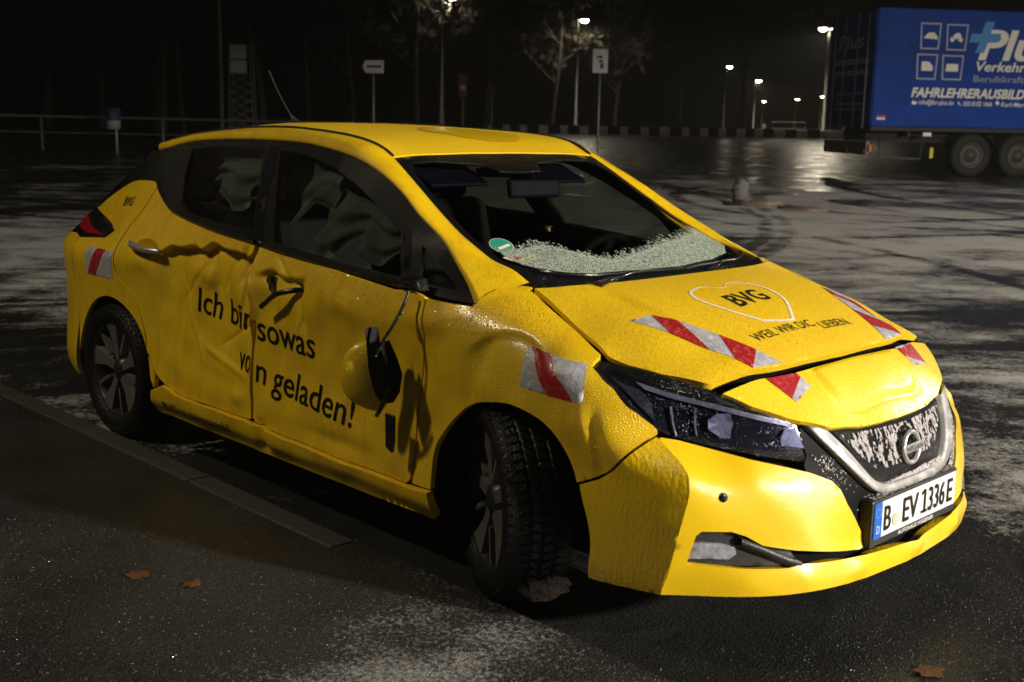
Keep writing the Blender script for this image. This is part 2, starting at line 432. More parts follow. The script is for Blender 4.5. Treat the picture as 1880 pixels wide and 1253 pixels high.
# --- front face: (y, z) -> x
_f = []
for _z, _row in {.225: [(0, 2.272), (.3, 2.251), (.5, 2.195), (.65, 2.098), (.81, 1.930)],
                 .27: [(0, 2.288), (.3, 2.265), (.5, 2.205), (.65, 2.106), (.808, 1.945)],
                 .31: [(0, 2.255), (.3, 2.238), (.5, 2.185), (.65, 2.095), (.806, 1.957)],
                 .40: [(0, 2.25), (.3, 2.233), (.5, 2.183), (.65, 2.09), (.80, 1.975)],
                 .476: [(0, 2.245), (.3, 2.228), (.46, 2.185), (.62, 2.105), (.795, 1.989)],
                 .551: [(0, 2.23), (.3, 2.208), (.45, 2.165), (.62, 2.085), (.785, 1.992)],
                 .594: [(0, 2.215), (.3, 2.19), (.45, 2.145), (.6, 2.06), (.775, 1.96)],
                 .648: [(0, 2.19), (.3, 2.160)]}.items():
    for _y, _x in _row:
        _f.append((_y, _z, _x))
_f += [(.76, .648, 1.864), (.755, .839, 1.635), (.69, .815, 1.797), (.615, .785, 1.931), (.55, .733, 2.028), (.46, .702, 2.09),
       (.80, .802, 1.671), (.795, .775, 1.717), (.78, .716, 1.792), (.745, .674, 1.849), (.71, .653, 1.887), (.64, .631, 1.969), (.545, .608, 2.077), (.45, .583, 2.155)]
_fp = [(s*a, b) for a, b, c in _f for s in ((1, -1) if a else (1,))]
_fv = [c for a, b, c in _f for s in ((1, -1) if a else (1,))]
F_FIT = TPS(_fp, _fv, (1, 1), 3e-5)
def Fx(y, z):
    return F_FIT(np.stack([np.asarray(y, float).ravel(), np.asarray(z, float).ravel()], -1))[:, 0]

# --- hood and nose: (x, y) -> z
_h = [(1.22, .66, .999), (1.334, .685, .959), (1.455, .71, .915), (1.546, .73, .883), (1.604, .745, .861), (1.628, .755, .839),
      (1.797, .69, .815), (1.931, .615, .785), (2.028, .55, .733), (2.09, .46, .705), (2.118, .42, .690),
      (1.30, .57, 1.003), (1.35, .45, 1.008), (1.37, .3, 1.008), (1.375, 0, 1.008), (1.20, 0, 1.03), (1.2, .4, 1.025),
      (1.5, .45, .978), (1.5, 0, .99), (1.5, .6, .95), (1.7, .4, .925), (1.7, 0, .945), (1.7, .6, .895), (1.85, .3, .878), (1.85, 0, .888), (1.84, .5, .858),
      (1.96, .46, .808), (1.985, .25, .816), (1.995, 0, .820), (2.10, 0, .745), (2.09, .25, .742), (2.05, .42, .746),
      (2.189, 0, .650), (2.175, .2, .650), (2.15, .32, .665)]
H_FIT = TPS([(a, s*b) for a, b, c in _h for s in ((1, -1) if b else (1,))], [c for a, b, c in _h for s in ((1, -1) if b else (1,))], (1, 1), 3e-5)
# --- windscreen, roof: (x, y) -> z
_w = [(.391, .549, 1.378), (.564, .571, 1.285), (.687, .588, 1.216), (.827, .605, 1.141), (.941, .617, 1.092), (1.026, .625, 1.056), (1.128, .63, 1.035), (1.203, .633, 1.012),
      (.355, .3, 1.387), (.342, 0, 1.390), (.6, 0, 1.30), (.85, 0, 1.195), (1.1, 0, 1.095), (1.35, 0, .995), (1.33, .3, .993), (1.28, .5, .997), (.6, .3, 1.293), (.85, .35, 1.183), (1.1, .35, 1.083)]
W_FIT = TPS([(a, s*b) for a, b, c in _w for s in ((1, -1) if b else (1,))], [c for a, b, c in _w for s in ((1, -1) if b else (1,))], (1, 1), 3e-5)
_r = [(-1.35, .55, 1.395), (-1.1, .563, 1.43), (-.794, .565, 1.457), (-.416, .565, 1.478), (-.21, .565, 1.476), (.046, .563, 1.463), (.276, .558, 1.429), (.391, .55, 1.381),
      (.355, .3, 1.389), (.342, 0, 1.392), (.2, 0, 1.440), (0, 0, 1.474), (-.31, 0, 1.494), (-.72, 0, 1.497), (-1.1, 0, 1.480), (-1.4, 0, 1.448), (-1.4, .3, 1.435), (-.72, .3, 1.492), (-.3, .3, 1.490), (0, .3, 1.470), (.2, .3, 1.437)]
R_FIT = TPS([(a, s*b) for a, b, c in _r for s in ((1, -1) if b else (1,))], [c for a, b, c in _r for s in ((1, -1) if b else (1,))], (1, 1), 3e-5)
# ---------------------------------------------------------------- dents of the crashed right side (inward, metres)
def sstep(x): x = np.clip(x, 0, 1); return x*x*(3-2*x)
def bumpf(x, a, b, c, d): return sstep((x-a)/(b-a))*sstep((d-x)/(d-c))
def gauss(x, m, s): return np.exp(-((x-m)/s)**2)
def dent(x, z):
    d = np.zeros_like(x)
    # rear door: sharp brow under the shoulder, long hollow below, folds towards the centre pillar
    brow = .992+.020*np.sin(x*13+1.2)-.030*gauss(x, -.51, .045)+.02*gauss(x, -.24, .07)-.055*gauss(x, -.84, .06)
    A = .052*bumpf(x, -.90, -.76, -.17, -.085)
    hol = sstep((brow-z)/.017)*(1-.85*sstep((.93-z)/.52))
    d += A*hol
    rr = (z > .40)*bumpf(z, .42, .55, .86, .99)
    d += -.009*gauss(x+.30*(z-.75), -.225, .05)*rr+.007*gauss(x+.25*(z-.75), -.36, .06)*rr
    d += -.012*gauss(x-.3*(z-.8), -.47, .035)*bumpf(z, .80, .86, .94, 1.0)
    d += .004*gauss(x, -.165, .03)*bumpf(z, .40, .50, .98, 1.02)
    d += -.010*gauss(x-.15*(z-.6), -.62, .05)*bumpf(z, .45, .6, .8, .95)
    d += .006*gauss(x, -.36, .09)*gauss(z, .45, .035)-.012*gauss(x, -.22, .05)*gauss(z, .40, .03)
    d += .012*gauss(x, -.95, .05)*gauss(z, .955, .018)
    tent = lambda v, w: np.clip(1-np.abs(v)/w, 0, 1)
    d += -.012*tent(x+.10+.02*np.sin(z*30), .03)*bumpf(z, .62, .72, .93, .99)                 # front edge curled outwards
    d += .010*tent(x+.30-.5*(z-.93), .030)*bumpf(z, .80, .86, .95, .99)-.009*tent(x+.26-.5*(z-.93), .028)*bumpf(z, .80, .86, .95, .99)
    d += -.008*tent(z-.52+.25*(x+.3), .022)*bumpf(x, -.55, -.42, -.22, -.14)+.007*tent(z-.80-.9*(x+.62), .025)*bumpf(x, -.70, -.64, -.5, -.42)
    d += .014*tent(x+.195-.35*(z-.95), .022)*bumpf(z, .84, .89, 1.0, 1.025)-.010*tent(x+.165-.35*(z-.95), .020)*bumpf(z, .70, .80, .97, 1.0)
    d += .008*tent(x+.43+.35*(z-.9), .022)*bumpf(z, .78, .84, .94, .99)+.007*tent(z-.655-.5*(x+.25), .016)*bumpf(x, -.40, -.34, -.2, -.14)
    d += -.006*tent(x+.62+.6*(z-.7), .02)*bumpf(z, .45, .55, .85, .96)
    d += .009*tent(z-.905+.6*(x-.20), .02)*bumpf(x, .02, .08, .22, .28)-.006*tent(x-.235-.4*(z-.8), .018)*bumpf(z, .70, .76, .86, .93)
    # front door: torn handle dish and the crease beside it
    b2 = .948-.018*gauss(x, .10, .05)+.012*np.sin(x*24)
    d += .034*bumpf(x, -.085, .0, .20, .30)*sstep((b2-z)/.03)*(1-sstep((.92-z)/.20))
    d += .012*gauss(x-.05-.25*(.8-z), .19, .02)*bumpf(z, .70, .78, .86, .92)
    d += .008*bumpf(x, -.09, .0, .6, .95)*bumpf(z, .42, .6, .75, .86)
    d += .012*gauss(x, .45, .22)*gauss(z, .36, .03)
    # fender: caved in behind the headlamp
    zt = .897-3.0*(x-1.345)**2
    d += .015*bumpf(x, 1.15, 1.25, 1.40, 1.60)*sstep((zt-z)/.030)*(1-sstep((zt-.03-z)/.21))
    d += .002*tent(x-1.285+.5*(z-.8), .02)*bumpf(z, .70, .76, .84, .88)
    d += .004*gauss(x-.4*(z-.7), 1.20, .03)*bumpf(z, .60, .68, .82, .9)
    d += .010*gauss(x+.35*(z-.6), 1.72, .02)*bumpf(z, .50, .56, .66, .75)-.008*gauss(x+.35*(z-.6), 1.69, .02)*bumpf(z, .50, .58, .66, .75)
    # sill knock under the centre pillar
    d += .020*gauss(x, -.03, .035)*bumpf(z, .20, .24, .31, .36)+.006*gauss(x, .55, .2)*gauss(z, .25, .03)
    w = bumpf(x, -.95, -.8, 1.6, 1.75)*bumpf(z, .2, .34, .85, .98)
    d += w*(.0022*np.sin(x*17+z*9)+.0016*np.sin(x*31-z*23+1)+.0012*np.sin(z*41+x*11))
    return d
SIDE_OUT = {-1: (0, -1, .25), 1: (0, 1, .25)}
def side_fn(s, extra=0):
    def fn(Q):
        r = S_FIT(Q); y = r[:, 0]
        if s < 0: y = y-dent(Q[:, 0], r[:, 1])
        return np.stack([Q[:, 0], s*(y+extra), r[:, 1]], -1)
    return fn
def glass_fn(s, extra=0):
    return lambda Q: np.stack([Q[:, 0], s*(G(Q[:, 0], Q[:, 1])+extra), Q[:, 1]], -1)
def front_fn(extra=0):
    return lambda Q: np.stack([Fx(Q[:, 0], Q[:, 1])+extra, Q[:, 0], Q[:, 1]], -1)
def lid(x, y):
    """raised flap of the charging port on the nose"""
    u = np.maximum(x-2.02, 0)/.118; v = np.abs(y-.005)/.240
    r = np.power(u**6+v**6, 1/6)
    return (.010*sstep((1.0-r)/.08)-.004*gauss(r, 1.04, .04))*sstep((x-2.004)/.025)
def hood_fn(extra=0):
    def fn(Q):
        z = H_FIT(Q)[:, 0]+extra
        a = np.abs(Q[:, 1])
        z = z+.010*sstep((.50-a)/.05)*sstep((1.93-Q[:, 0])/.15)*sstep((Q[:, 0]-1.3)/.2)-.010*sstep((Q[:, 0]-1.3)/.2)*sstep((1.93-Q[:, 0])/.15)
        z = z+lid(Q[:, 0], Q[:, 1])
        return np.stack([Q[:, 0], Q[:, 1], z], -1)
    return fn
def ws_fn(extra=0):
    return lambda Q: np.stack([Q[:, 0], Q[:, 1], W_FIT(Q)[:, 0]+extra], -1)
def roof_fn(extra=0):
    return lambda Q: np.stack([Q[:, 0], Q[:, 1], R_FIT(Q)[:, 0]+extra], -1)
def arch(cx, cz, rx, rz, a0, a1, n=26):
    return [(cx+rx*math.cos(R(a)), cz+rz*math.sin(R(a))) for a in np.linspace(a0, a1, n)]

# ================================================================ THE CAR
car = tag(empty('crashed_car'), 'crashed yellow hatchback with crumpled doors and hanging mirror parked along the kerb', 'car')
def side_body(s):
    fn = side_fn(s); out = SIDE_OUT[s]; st = .0125 if s < 0 else .03
    # --- front fender
    hood_gap = [(1.628, .900), (1.604, .921), (1.546, .957), (1.455, .992), (1.334, 1.052), (1.235, 1.112)]
    af = [(1.013, .379), (1.02, .444), (1.047, .503), (1.124, .586), (1.2, .642), (1.295, .667), (1.384, .677), (1.473, .662), (1.546, .628), (1.597, .577), (1.633, .523), (1.648, .492)]
    fend = [(.915, .316), (1.010, .316)]+[tuple(p) for p in crom(af, 4)]+[tuple(p) for p in crom([(1.66, .497), (1.72, .525), (1.773, .564), (1.82, .625), (1.849, .664)], 3)] \
        + [(1.842, .672), (1.792, .713), (1.717, .772), (1.671, .800), (1.635, .838), (1.632, .862)]+[tuple(p) for p in crom(hood_gap, 4)] \
        + [(1.228, 1.145), (1.20, 1.14), (1.172, 1.07), (1.155, .985), (1.152, .951), (1.08, .947), (.972, .950)]+[tuple(p) for p in crom([(.972, .94), (.982, .844), (.953, .681), (.93, .543), (.928, .474), (.92, .33)], 4)]
    o = panel('front_fender', fend, fn, MT['paint'], car, out, st, .02)
    if s < 0: o['label'] = 'dented yellow front fender with frozen drops'
    # --- doors
    fdoor = [tuple(p) for p in crom([(.905, .33), (.918, .474), (.921, .543), (.944, .681), (.973, .844), (.964, .94)], 4)] \
        + [(.962, .951), (.884, .966), (.788, .960), (.54, .978), (.176, 1.005), (-.085, 1.026)] \
        + [tuple(p) for p in crom([(-.088, 1.0), (-.098, .953), (-.062, .778), (-.096, .559), (-.094, .345)], 4)]+[(-.08, .324), (.144, .314), (.565, .306), (.88, .308)]
    fd = panel('front_door', fdoor, fn, MT['paint'], car, out, .009 if s < 0 else .03, .03)
    if s < 0: fd['label'] = 'dented front door with its handle torn off'
    rdoor = [tuple(p) for p in crom([(-.116, .34), (-.126, .559), (-.101, .778), (-.138, .953), (-.126, 1.0), (-.124, 1.028)], 4)] \
        + [(-.169, 1.034), (-.389, 1.048), (-.643, 1.075), (-.842, 1.100)]+[tuple(p) for p in crom([(-.90, 1.118), (-1.012, 1.149), (-1.09, 1.178), (-1.128, 1.198)], 3)] \
        + [tuple(p) for p in crom([(-1.150, 1.18), (-1.205, 1.06), (-1.235, .92), (-1.221, .795), (-1.10, .719), (-1.006, .585), (-.965, .471), (-.90, .395), (-.821, .352), (-.72, .328)], 4)] \
        + [(-.561, .324), (-.13, .327)]
    rd = panel('rear_door', rdoor, fn, MT['paint'], car, out, .009 if s < 0 else .03, .03)
    if s < 0: rd['label'] = 'caved in rear door with a sharp fold under the window'
    # --- quarter panel
    ar = arch(-1.335, .315, .398, .365, 6, 172, 30)
    quart = [(-.915, .318)]+ar+[(-1.745, .50), (-1.80, .72), (-1.80, .915), (-1.46, .942), (-1.392, .980), (-1.66, 1.015), (-1.98, 1.042)] \
        + [tuple(p) for p in crom([(-1.98, 1.042), (-1.85, 1.09), (-1.716, 1.135), (-1.548, 1.187), (-1.44, 1.208), (-1.34, 1.215), (-1.22, 1.217), (-1.144, 1.205)], 3)[1:]] \
        + [tuple(p) for p in crom([(-1.160, 1.18), (-1.215, 1.06), (-1.245, .92), (-1.231, .79), (-1.109, .712), (-1.016, .58), (-.975, .467), (-.91, .388), (-.90, .345)], 4)]
    panel('rear_quarter', quart, fn, MT['paint'], car, out, .02 if s < 0 else .03, .02)
    bump_s = [(-1.752, .50), (-1.775, .42), (-1.80, .30), (-1.83, .215), (-2.0, .235), (-2.10, .25), (-2.16, .45), (-2.16, .75), (-2.145, .915), (-1.93, .925), (-1.807, .915), (-1.807, .72)]
    panel('rear_bumper_side', bump_s, fn, MT['paint'], car, out, .025, .02)
    # --- sill
    sill = [(-.905, .31), (-.93, .25), (-.925, .205), (-.6, .196), (0, .198), (.7, .2), (1.003, .205), (1.018, .26), (1.012, .308), (.90, .3), (.565, .298), (.144, .306), (-.10, .318), (-.561, .317), (-.72, .322), (-.82, .345)]
    def sill_fn(Q):
        V = fn(Q); V[:, 1] += s*(.020*sstep((Q[:, 1]-.20)/.07)); return V
    panel('side_sill', sill, sill_fn, MT['paint'], car, out, .0125 if s < 0 else .03, .03)
    # --- black strip at the foot of the window, glass frame, panes
    gout = (0, s, .3); gf = glass_fn(s)
    top = [(-1.252, 1.365), (-.974, 1.403), (-.56, 1.422), (-.204, 1.422), (-.001, 1.412), (.262, 1.377), (.439, 1.323), (.59, 1.258), (.705, 1.194), (.855, 1.119), (.954, 1.063), (1.073, .999), (1.152, .952)]
    bot = [(1.08, .951), (.965, .957), (.884, .972), (.788, .966), (.54, .984), (.176, 1.011), (-.107, 1.034), (-.169, 1.04), (-.389, 1.054), (-.643, 1.081), (-.842, 1.106), (-.92, 1.125), (-1.012, 1.155), (-1.09, 1.186), (-1.128, 1.205), (-1.22, 1.221), (-1.34, 1.219), (-1.44, 1.212), (-1.548, 1.191), (-1.716, 1.139), (-1.85, 1.094), (-2.0, 1.045)]
    rear = [(-1.90, 1.098), (-1.79, 1.15), (-1.57, 1.265), (-1.40, 1.345)]
    frame = [tuple(p) for p in crom(top, 4)]+bot+rear
    gfr = [(-.226, 1.391), (-.046, 1.379), (.169, 1.341), (.352, 1.277), (.520, 1.200), (.655, 1.128), (.705, 1.057), (.775, .994), (.475, 1.011), (.161, 1.036), (-.001, 1.046)]
    gre = [(-.955, 1.374), (-.634, 1.392), (-.359, 1.394), (-.285, 1.285), (-.171, 1.079), (-.44, 1.087), (-.713, 1.11), (-.812, 1.144), (-.897, 1.257)]
    gqu = [(.775, 1.098), (.885, 1.052), (1.02, .996), (1.045, .978), (.86, .990)]
    panel('window_surround', frame, gf, MT['black'], car, gout, .03, .02, holes=(gfr, gre, gqu))
    for p, nm in ((gfr, 'front_side_window'), (gre, 'rear_side_window'), (gqu, 'corner_window')):
        panel(nm, p, glass_fn(s, -.006), MT['glass_s'] if s < 0 else MT['glass_fog'], car, gout, .04, 0)
    # weather strip: raised lip along the belt line
    bl = [(.80, .968), (.54, .986), (.176, 1.013), (-.095, 1.034)]
    mb = MB(); P = crom([(x, s*(float(G(x, z))+.006), z+.004) for x, z in bl], 6); mb.tube(P, .010, 6); mb.build('weather_strip', MT['black'], car, True)
    bl = [(-.125, 1.037), (-.389, 1.056), (-.643, 1.083), (-.842, 1.108), (-.93, 1.13), (-1.03, 1.165), (-1.09, 1.190), (-1.135, 1.215), (-1.15, 1.225)]
    mb = MB(); P = crom([(x, s*(float(G(x, z))+.006), z+.002) for x, z in bl], 6); mb.tube(P, .011, 6); mb.build('weather_strip', MT['black'], car, True)
    # window pillars: slightly proud black posts
    for a, b, w in (((-.115, 1.04), (-.285, 1.408), .030), ((.800, .982), (.672, 1.145), .018)):
        q = [(a[0]-w, a[1]), (a[0]+w, a[1]), (b[0]+w, b[1]), (b[0]-w, b[1])]
        panel('window_pillar', q, glass_fn(s, .004), MT['black_soft'], car, gout, .04, .012)
    # --- roof rail and windscreen pillar: strip between the side glass and the roof / windscreen
    outer = [(-1.40, .560, 1.352), (-1.252, .594, 1.366)]+[(x, float(G(x, z))+.002, z+.002) for x, z in top[1:]]
    inner = [(-1.38, .535, 1.392), (-1.25, .553, 1.408), (-1.0, .562, 1.44), (-.6, .565, 1.470), (-.3, .565, 1.4775), (-.08, .564, 1.47), (.15, .561, 1.452), (.30, .556, 1.424), (.391, .549, 1.381), (.564, .571, 1.285), (.687, .588, 1.216), (.827, .605, 1.141), (.941, .617, 1.094), (1.026, .625, 1.062), (1.128, .632, 1.042), (1.21, .640, 1.010)]
    def eq(C, n):
        C = crom(C, 8); L = np.r_[0, np.cumsum(np.linalg.norm(np.diff(C, axis=0), axis=1))]
        return np.stack([np.interp(np.linspace(0, L[-1], n), L, C[:, k]) for k in range(3)], -1)
    n = 70
    # let both edges advance together: pair by x
    ou, inn = eq(outer, 400), eq(inner, 400)
    xs = np.linspace(0, 1, n)
    def pick(C, x): return np.stack([np.interp(x, C[:, 0], C[:, k]) for k in range(3)], -1)
    xo = np.interp(xs, [0, .42, 1], [-1.40, .0, 1.152]); xi = np.interp(xs, [0, .42, 1], [-1.38, .05, 1.21])
    A, B = pick(ou, xo), pick(inn, xi)
    rows = []
    for t in np.linspace(0, 1, 9):
        C = A*(1-t)+B*t
        b = 4*t*(1-t)
        fd_ = np.clip((1-xs)/.12, .25, 1); C = C+np.stack([.004*b*fd_, .015*b*fd_, .010*b*fd_], -1)
        C[:, 1] *= s; rows.append(C)
    in0 = A-np.array([0, .02, .004]); in0[:, 1] *= s
    in1 = B-np.array([0, .006, .02]); in1[:, 1] *= s
    loft('roof_rail', [in0]+rows+[in1], MT['paint'], car, flip=(s < 0))
    # black gap between rail and roof
    mb = MB(); P = [(x, s*(y-.004), z+.002) for x, y, z in pick(inn, np.linspace(-1.3, .385, 50))]; mb.tube(P, .006, 6); mb.build('roof_seal', MT['matte'], car, True)
    # --- tail lamp
    tl = [(-2.06, 1.036), (-1.98, 1.040), (-1.66, 1.012), (-1.398, .977), (-1.46, .945), (-1.80, .918), (-2.14, .918), (-2.13, 1.0)]
    t = panel('tail_lamp', tl, side_fn(s, -.004), MT['black'], car, out, .03, .02)
    red = [(-2.12, 1.005), (-2.05, .998), (-1.75, .965), (-1.50, .952), (-1.75, .940), (-2.0, .950), (-2.10, .965)]
    panel('red_lens', red, side_fn(s, .006), MT['tail_red'], t, out, .03, .012)
    # --- dark backing behind the panel gaps
    back = [(-2.0, .35), (-1.80, .60), (-1.62, .70), (-1.335, .77), (-1.05, .70), (-.86, .42), (-.84, .22), (.94, .22), (.96, .42), (1.02, .60), (1.2, .73), (1.37, .76), (1.55, .70), (1.66, .55), (1.75, .52), (1.84, .60), (1.70, .74), (1.58, .82), (1.3, .88), (1.05, .92), (.9, .93), (0, 1.0), (-.9, 1.08), (-1.15, 1.15), (-1.4, 1.15), (-1.9, 1.02), (-2.05, .8)]
    panel('inner_panel', back, lambda Q: np.stack([Q[:, 0], s*(S_FIT(Q)[:, 0]-.085), S_FIT(Q)[:, 1]], -1), MT['void'], car, out, .08, 0)
    # wheel housings
    for cx in (1.366, -1.335):
        mb = MB(); rows = []
        for a in np.linspace(-25, 205, 24):
            c, q = math.cos(R(a)), math.sin(R(a))
            rows.append([(cx+.40*c, s*.875-0*s, .33+.39*q), (cx+.40*c, s*.50, .33+.39*q)])
        v = [p for r_ in rows for p in r_]; f = [(2*i, 2*i+1, 2*i+3, 2*i+2) for i in range(len(rows)-1)]
        mb.add(v, f)
        mb.add([(cx-.45, s*.50, .1), (cx+.45, s*.50, .1), (cx+.45, s*.50, .75), (cx-.45, s*.50, .75)], [(0, 1, 2, 3)])
        o = mesh_obj('wheel_housing', [(a, (max(-.835, min(.835, b))), c) for a, b, c in mb.v], mb.f, MT['void'], car)
    return
for s in (-1, 1): side_body(s)

# --- hood, nose
hr = crom([(1.245, -.648), (1.30, -.575), (1.352, -.45), (1.372, -.3), (1.375, 0), (1.372, .3), (1.352, .45), (1.30, .575), (1.245, .648)], 4)
gapR = [(1.245, .637), (1.334, .664), (1.455, .688), (1.546, .707), (1.604, .720), (1.634, .726), (1.70, .712), (1.797, .676), (1.90, .622), (1.924, .607)]
seamR = [tuple(p) for p in crom([(1.922, .602), (1.931, .54), (1.944, .460), (1.966, .34), (1.981, .15), (1.987, 0)], 5)[:-1]]
hood = [tuple(p) for p in hr]+gapR[1:]+seamR+[(1.987, 0)]+[(x, -y) for x, y in seamR[::-1]]+[(x, -y) for x, y in gapR[::-1][:-1]]
panel('hood', hood, hood_fn(), MT['paint_ice'], car, (.2, 0, 1), .014, .02)
s2 = [tuple(p) for p in crom([(1.956, .602), (1.964, .54), (1.976, .460), (1.999, .34), (2.013, .15), (2.018, 0)], 5)[:-1]]
lipR = [(2.020, .550), (2.09, .465), (2.112, .43), (2.150, .325), (2.172, .21), (2.184, .1)]
nose = [(2.018, 0)]+[p for p in s2[::-1]]+lipR+[(2.188, 0)]+[(x, -y) for x, y in lipR[::-1]]+[(x, -y) for x, y in s2]
panel('nose_panel', nose, hood_fn(), MT['paint_nose'], car, (.5, 0, 1), .008, .016)
panel('inner_panel', [(1.25, -.66), (1.55, -.70), (1.85, -.60), (2.12, -.38), (2.15, 0), (2.12, .38), (1.85, .60), (1.55, .70), (1.25, .66)], lambda Q: np.stack([Q[:, 0], Q[:, 1], H_FIT(Q)[:, 0]-.06], -1), MT['void'], car, (0, 0, 1), .08, 0)
# --- windscreen with black border, roof
wsb = crom([(.395, -.548), (.564, -.569), (.687, -.586), (.827, -.603), (.941, -.615), (1.026, -.623), (1.128, -.628), (1.225, -.634)], 3)
wlow = crom([(1.225, -.634), (1.292, -.57), (1.342, -.45), (1.362, -.3), (1.366, 0), (1.362, .3), (1.342, .45), (1.292, .57), (1.225, .634)], 4)
wtop = crom([(.395, .548), (.362, .35), (.348, .15), (.346, 0), (.348, -.15), (.362, -.35), (.395, -.548)], 3)
ws_out = [tuple(p) for p in wsb]+[tuple(p) for p in wlow[1:]]+[(x, -y) for x, y in wsb[::-1][1:]]+[tuple(p) for p in wtop[1:-1]]
wg = [(.428, -.486), (.50, -.525), (.567, -.541), (.754, -.566), (.91, -.585), (1.034, -.590), (1.12, -.575), (1.20, -.51), (1.262, -.40), (1.295, -.2), (1.300, 0)]
ws_in = wg+[(x, -y) for x, y in wg[::-1][1:]]+[(.41, .36), (.440, .15), (.52, .11), (.53, 0), (.52, -.11), (.440, -.15), (.41, -.36)]
panel('windscreen_border', ws_out, ws_fn(), MT['black'], car, (1, 0, 1), .03, .012, holes=(ws_in,))
ws = panel('windscreen', ws_in, ws_fn(-.004), MT['glass_w'], car, (1, 0, 1), .06, 0)
rr_ = [(-1.40, .50), (-1.25, .545), (-1.0, .555), (-.6, .558), (-.3, .558), (-.05, .557), (.15, .554), (.30, .549), (.386, .542)]
rtop = crom([(.386, .542), (.352, .35), (.338, .15), (.336, 0), (.338, -.15), (.352, -.35), (.386, -.542)], 3)
roof = rr_+[tuple(p) for p in rtop[1:-1]]+[(x, -y) for x, y in rr_[::-1]]+[(-1.43, -.3), (-1.44, 0), (-1.43, .3)]
panel('roof', roof, roof_fn(), MT['paint_ice'], car, (0, 0, 1), .025, .015)
MT['bare'] = mat('yellow roof paint melted free of ice', (.72, .46, .005), .35, coat=.6, coat_rough=.2, bump=[('drops', 140, .4, .004)])
bp = [(.20, .30), (.22, .12), (.12, -.02), (.0, -.08), (-.10, -.02), (-.16, .10), (-.10, .22), (-.02, .30), (.10, .36)]
bp = [(x+random.uniform(-.012, .012), y+random.uniform(-.012, .012)) for x, y in crom(bp, 6, True)]
panel('bare_patch', bp, roof_fn(), MT['bare'], car, (0, 0, 1), .03, 0, off=.0025)
# antenna
mb = MB(); mb.tube([(-1.05, .0, 1.475), (-1.08, .0, 1.50), (-1.11, 0, 1.525)], [.028, .018, .008], 8)
an = mb.build('antenna', MT['matte'], car, True)
mb = MB(); mb.tube(crom([(-1.085, 0, 1.505), (-1.16, 0, 1.575), (-1.24, .0, 1.665), (-1.30, .0, 1.745)], 6), .0045, 6); mb.build('antenna_rod', MT['matte'], an, True)
# --- hatch: black glass and spoiler, yellow lower part, bumper
def span(pts, bow):
    """cross rows from the right edge to the left edge, bowed backwards"""
    rows = []
    for x, y, z in pts:
        rows.append([(x-bow*(1-(t*t)), y*t, z+.03*(1-t*t)) for t in np.linspace(-1, 1, 17)])
    return rows
loft('rear_spoiler', span([(-1.385, .50, 1.400), (-1.44, .535, 1.375), (-1.60, .53, 1.33), (-1.62, .53, 1.30), (-1.50, .56, 1.30)], .10), MT['black'], car, flip=True)
loft('rear_window', span([(-1.42, .56, 1.330), (-1.57, .57, 1.262), (-1.79, .585, 1.148), (-2.0, .60, 1.042)], .10), MT['black'], car, flip=True)
loft('tailgate', span([(-2.0, .60, 1.040), (-2.09, .60, 1.0), (-2.12, .62, .93), (-2.12, .60, .80), (-2.10, .55, .62)], .08), MT['paint'], car, flip=True)
loft('rear_bumper', span([(-2.145, .70, .915), (-2.155, .715, .75), (-2.165, .72, .60), (-2.155, .715, .42), (-2.10, .735, .25), (-2.0, .73, .20)], .10), MT['paint'], car, flip=True)

# --- front bumper
ye = [(-.755, .652), (-.717, .644), (-.648, .620), (-.593, .600), (-.506, .575), (-.452, .558), (-.39, .530), (-.363, .503), (-.34, .455), (-.289, .383), (-.254, .337), (-.233, .322)]
lowcut = [(-.29, .311), (-.515, .346), (-.606, .368), (-.647, .397), (-.683, .412), (-.752, .415), (-.763, .402), (-.775, .316), (-.65, .304), (-.547, .300), (-.497, .306), (-.299, .296), (-.15, .286), (0, .281)]
crease = crom([(-.81, .219), (-.805, .353), (-.795, .476), (-.785, .551), (-.775, .594), (-.76, .648)], 4)
bot = [(-.15, .221), (-.3, .222), (-.5, .222), (-.65, .221)]
half = ye+lowcut                      # from the headlamp down the black V to the slot, out round the fog lamp, back to the middle
right = half+[(0, .221)]+bot+[tuple(p) for p in crease]
loopR = right
loopL = [(-y, z) for y, z in right[::-1]]
# one outline: right outline without the closing middle edge, then the left one
i0 = len(half)
R_open = [*bot, *[tuple(p) for p in crease], *half]          # from bottom middle round to slot middle
full = R_open+[(-y, z) for y, z in R_open[::-1][1:]]
panel('front_bumper', full, front_fn(), MT['paint_front'], car, (1, 0, 0), .016, .03)
# lip of the splitter, a ledge pointing forward at the foot of the bumper
for s in (-1, 1):
    st = [(1.928, .219), (1.965, .353), (1.989, .476), (1.992, .551), (1.96, .594), (1.864, .648)]
    cr = [tuple(p) for p in crom(st, 5)]
    edge = [(1.693, .209), (1.711, .308), (1.698, .388), (1.675, .451), (1.660, .488)]
    outl = [tuple(p) for p in crom(edge[::-1], 4)][::-1]
    seam = [(1.725, .517), (1.778, .556), (1.826, .617), (1.853, .652)]
    poly = cr+seam[::-1]+[tuple(p) for p in crom(edge, 4)][::-1]
    panel('bumper_corner', poly, side_fn(s), MT['paint_rough'], car, SIDE_OUT[s], .014, .02)
# dark space behind the openings
panel('inner_panel', [(-.76, .24), (-.5, .235), (0, .24), (.5, .235), (.76, .24), (.74, .42), (.68, .62), (.45, .66), (0, .62), (-.45, .66), (-.68, .62), (-.74, .42)], front_fn(-.06), MT['void'], car, (1, 0, 0), .06, 0)
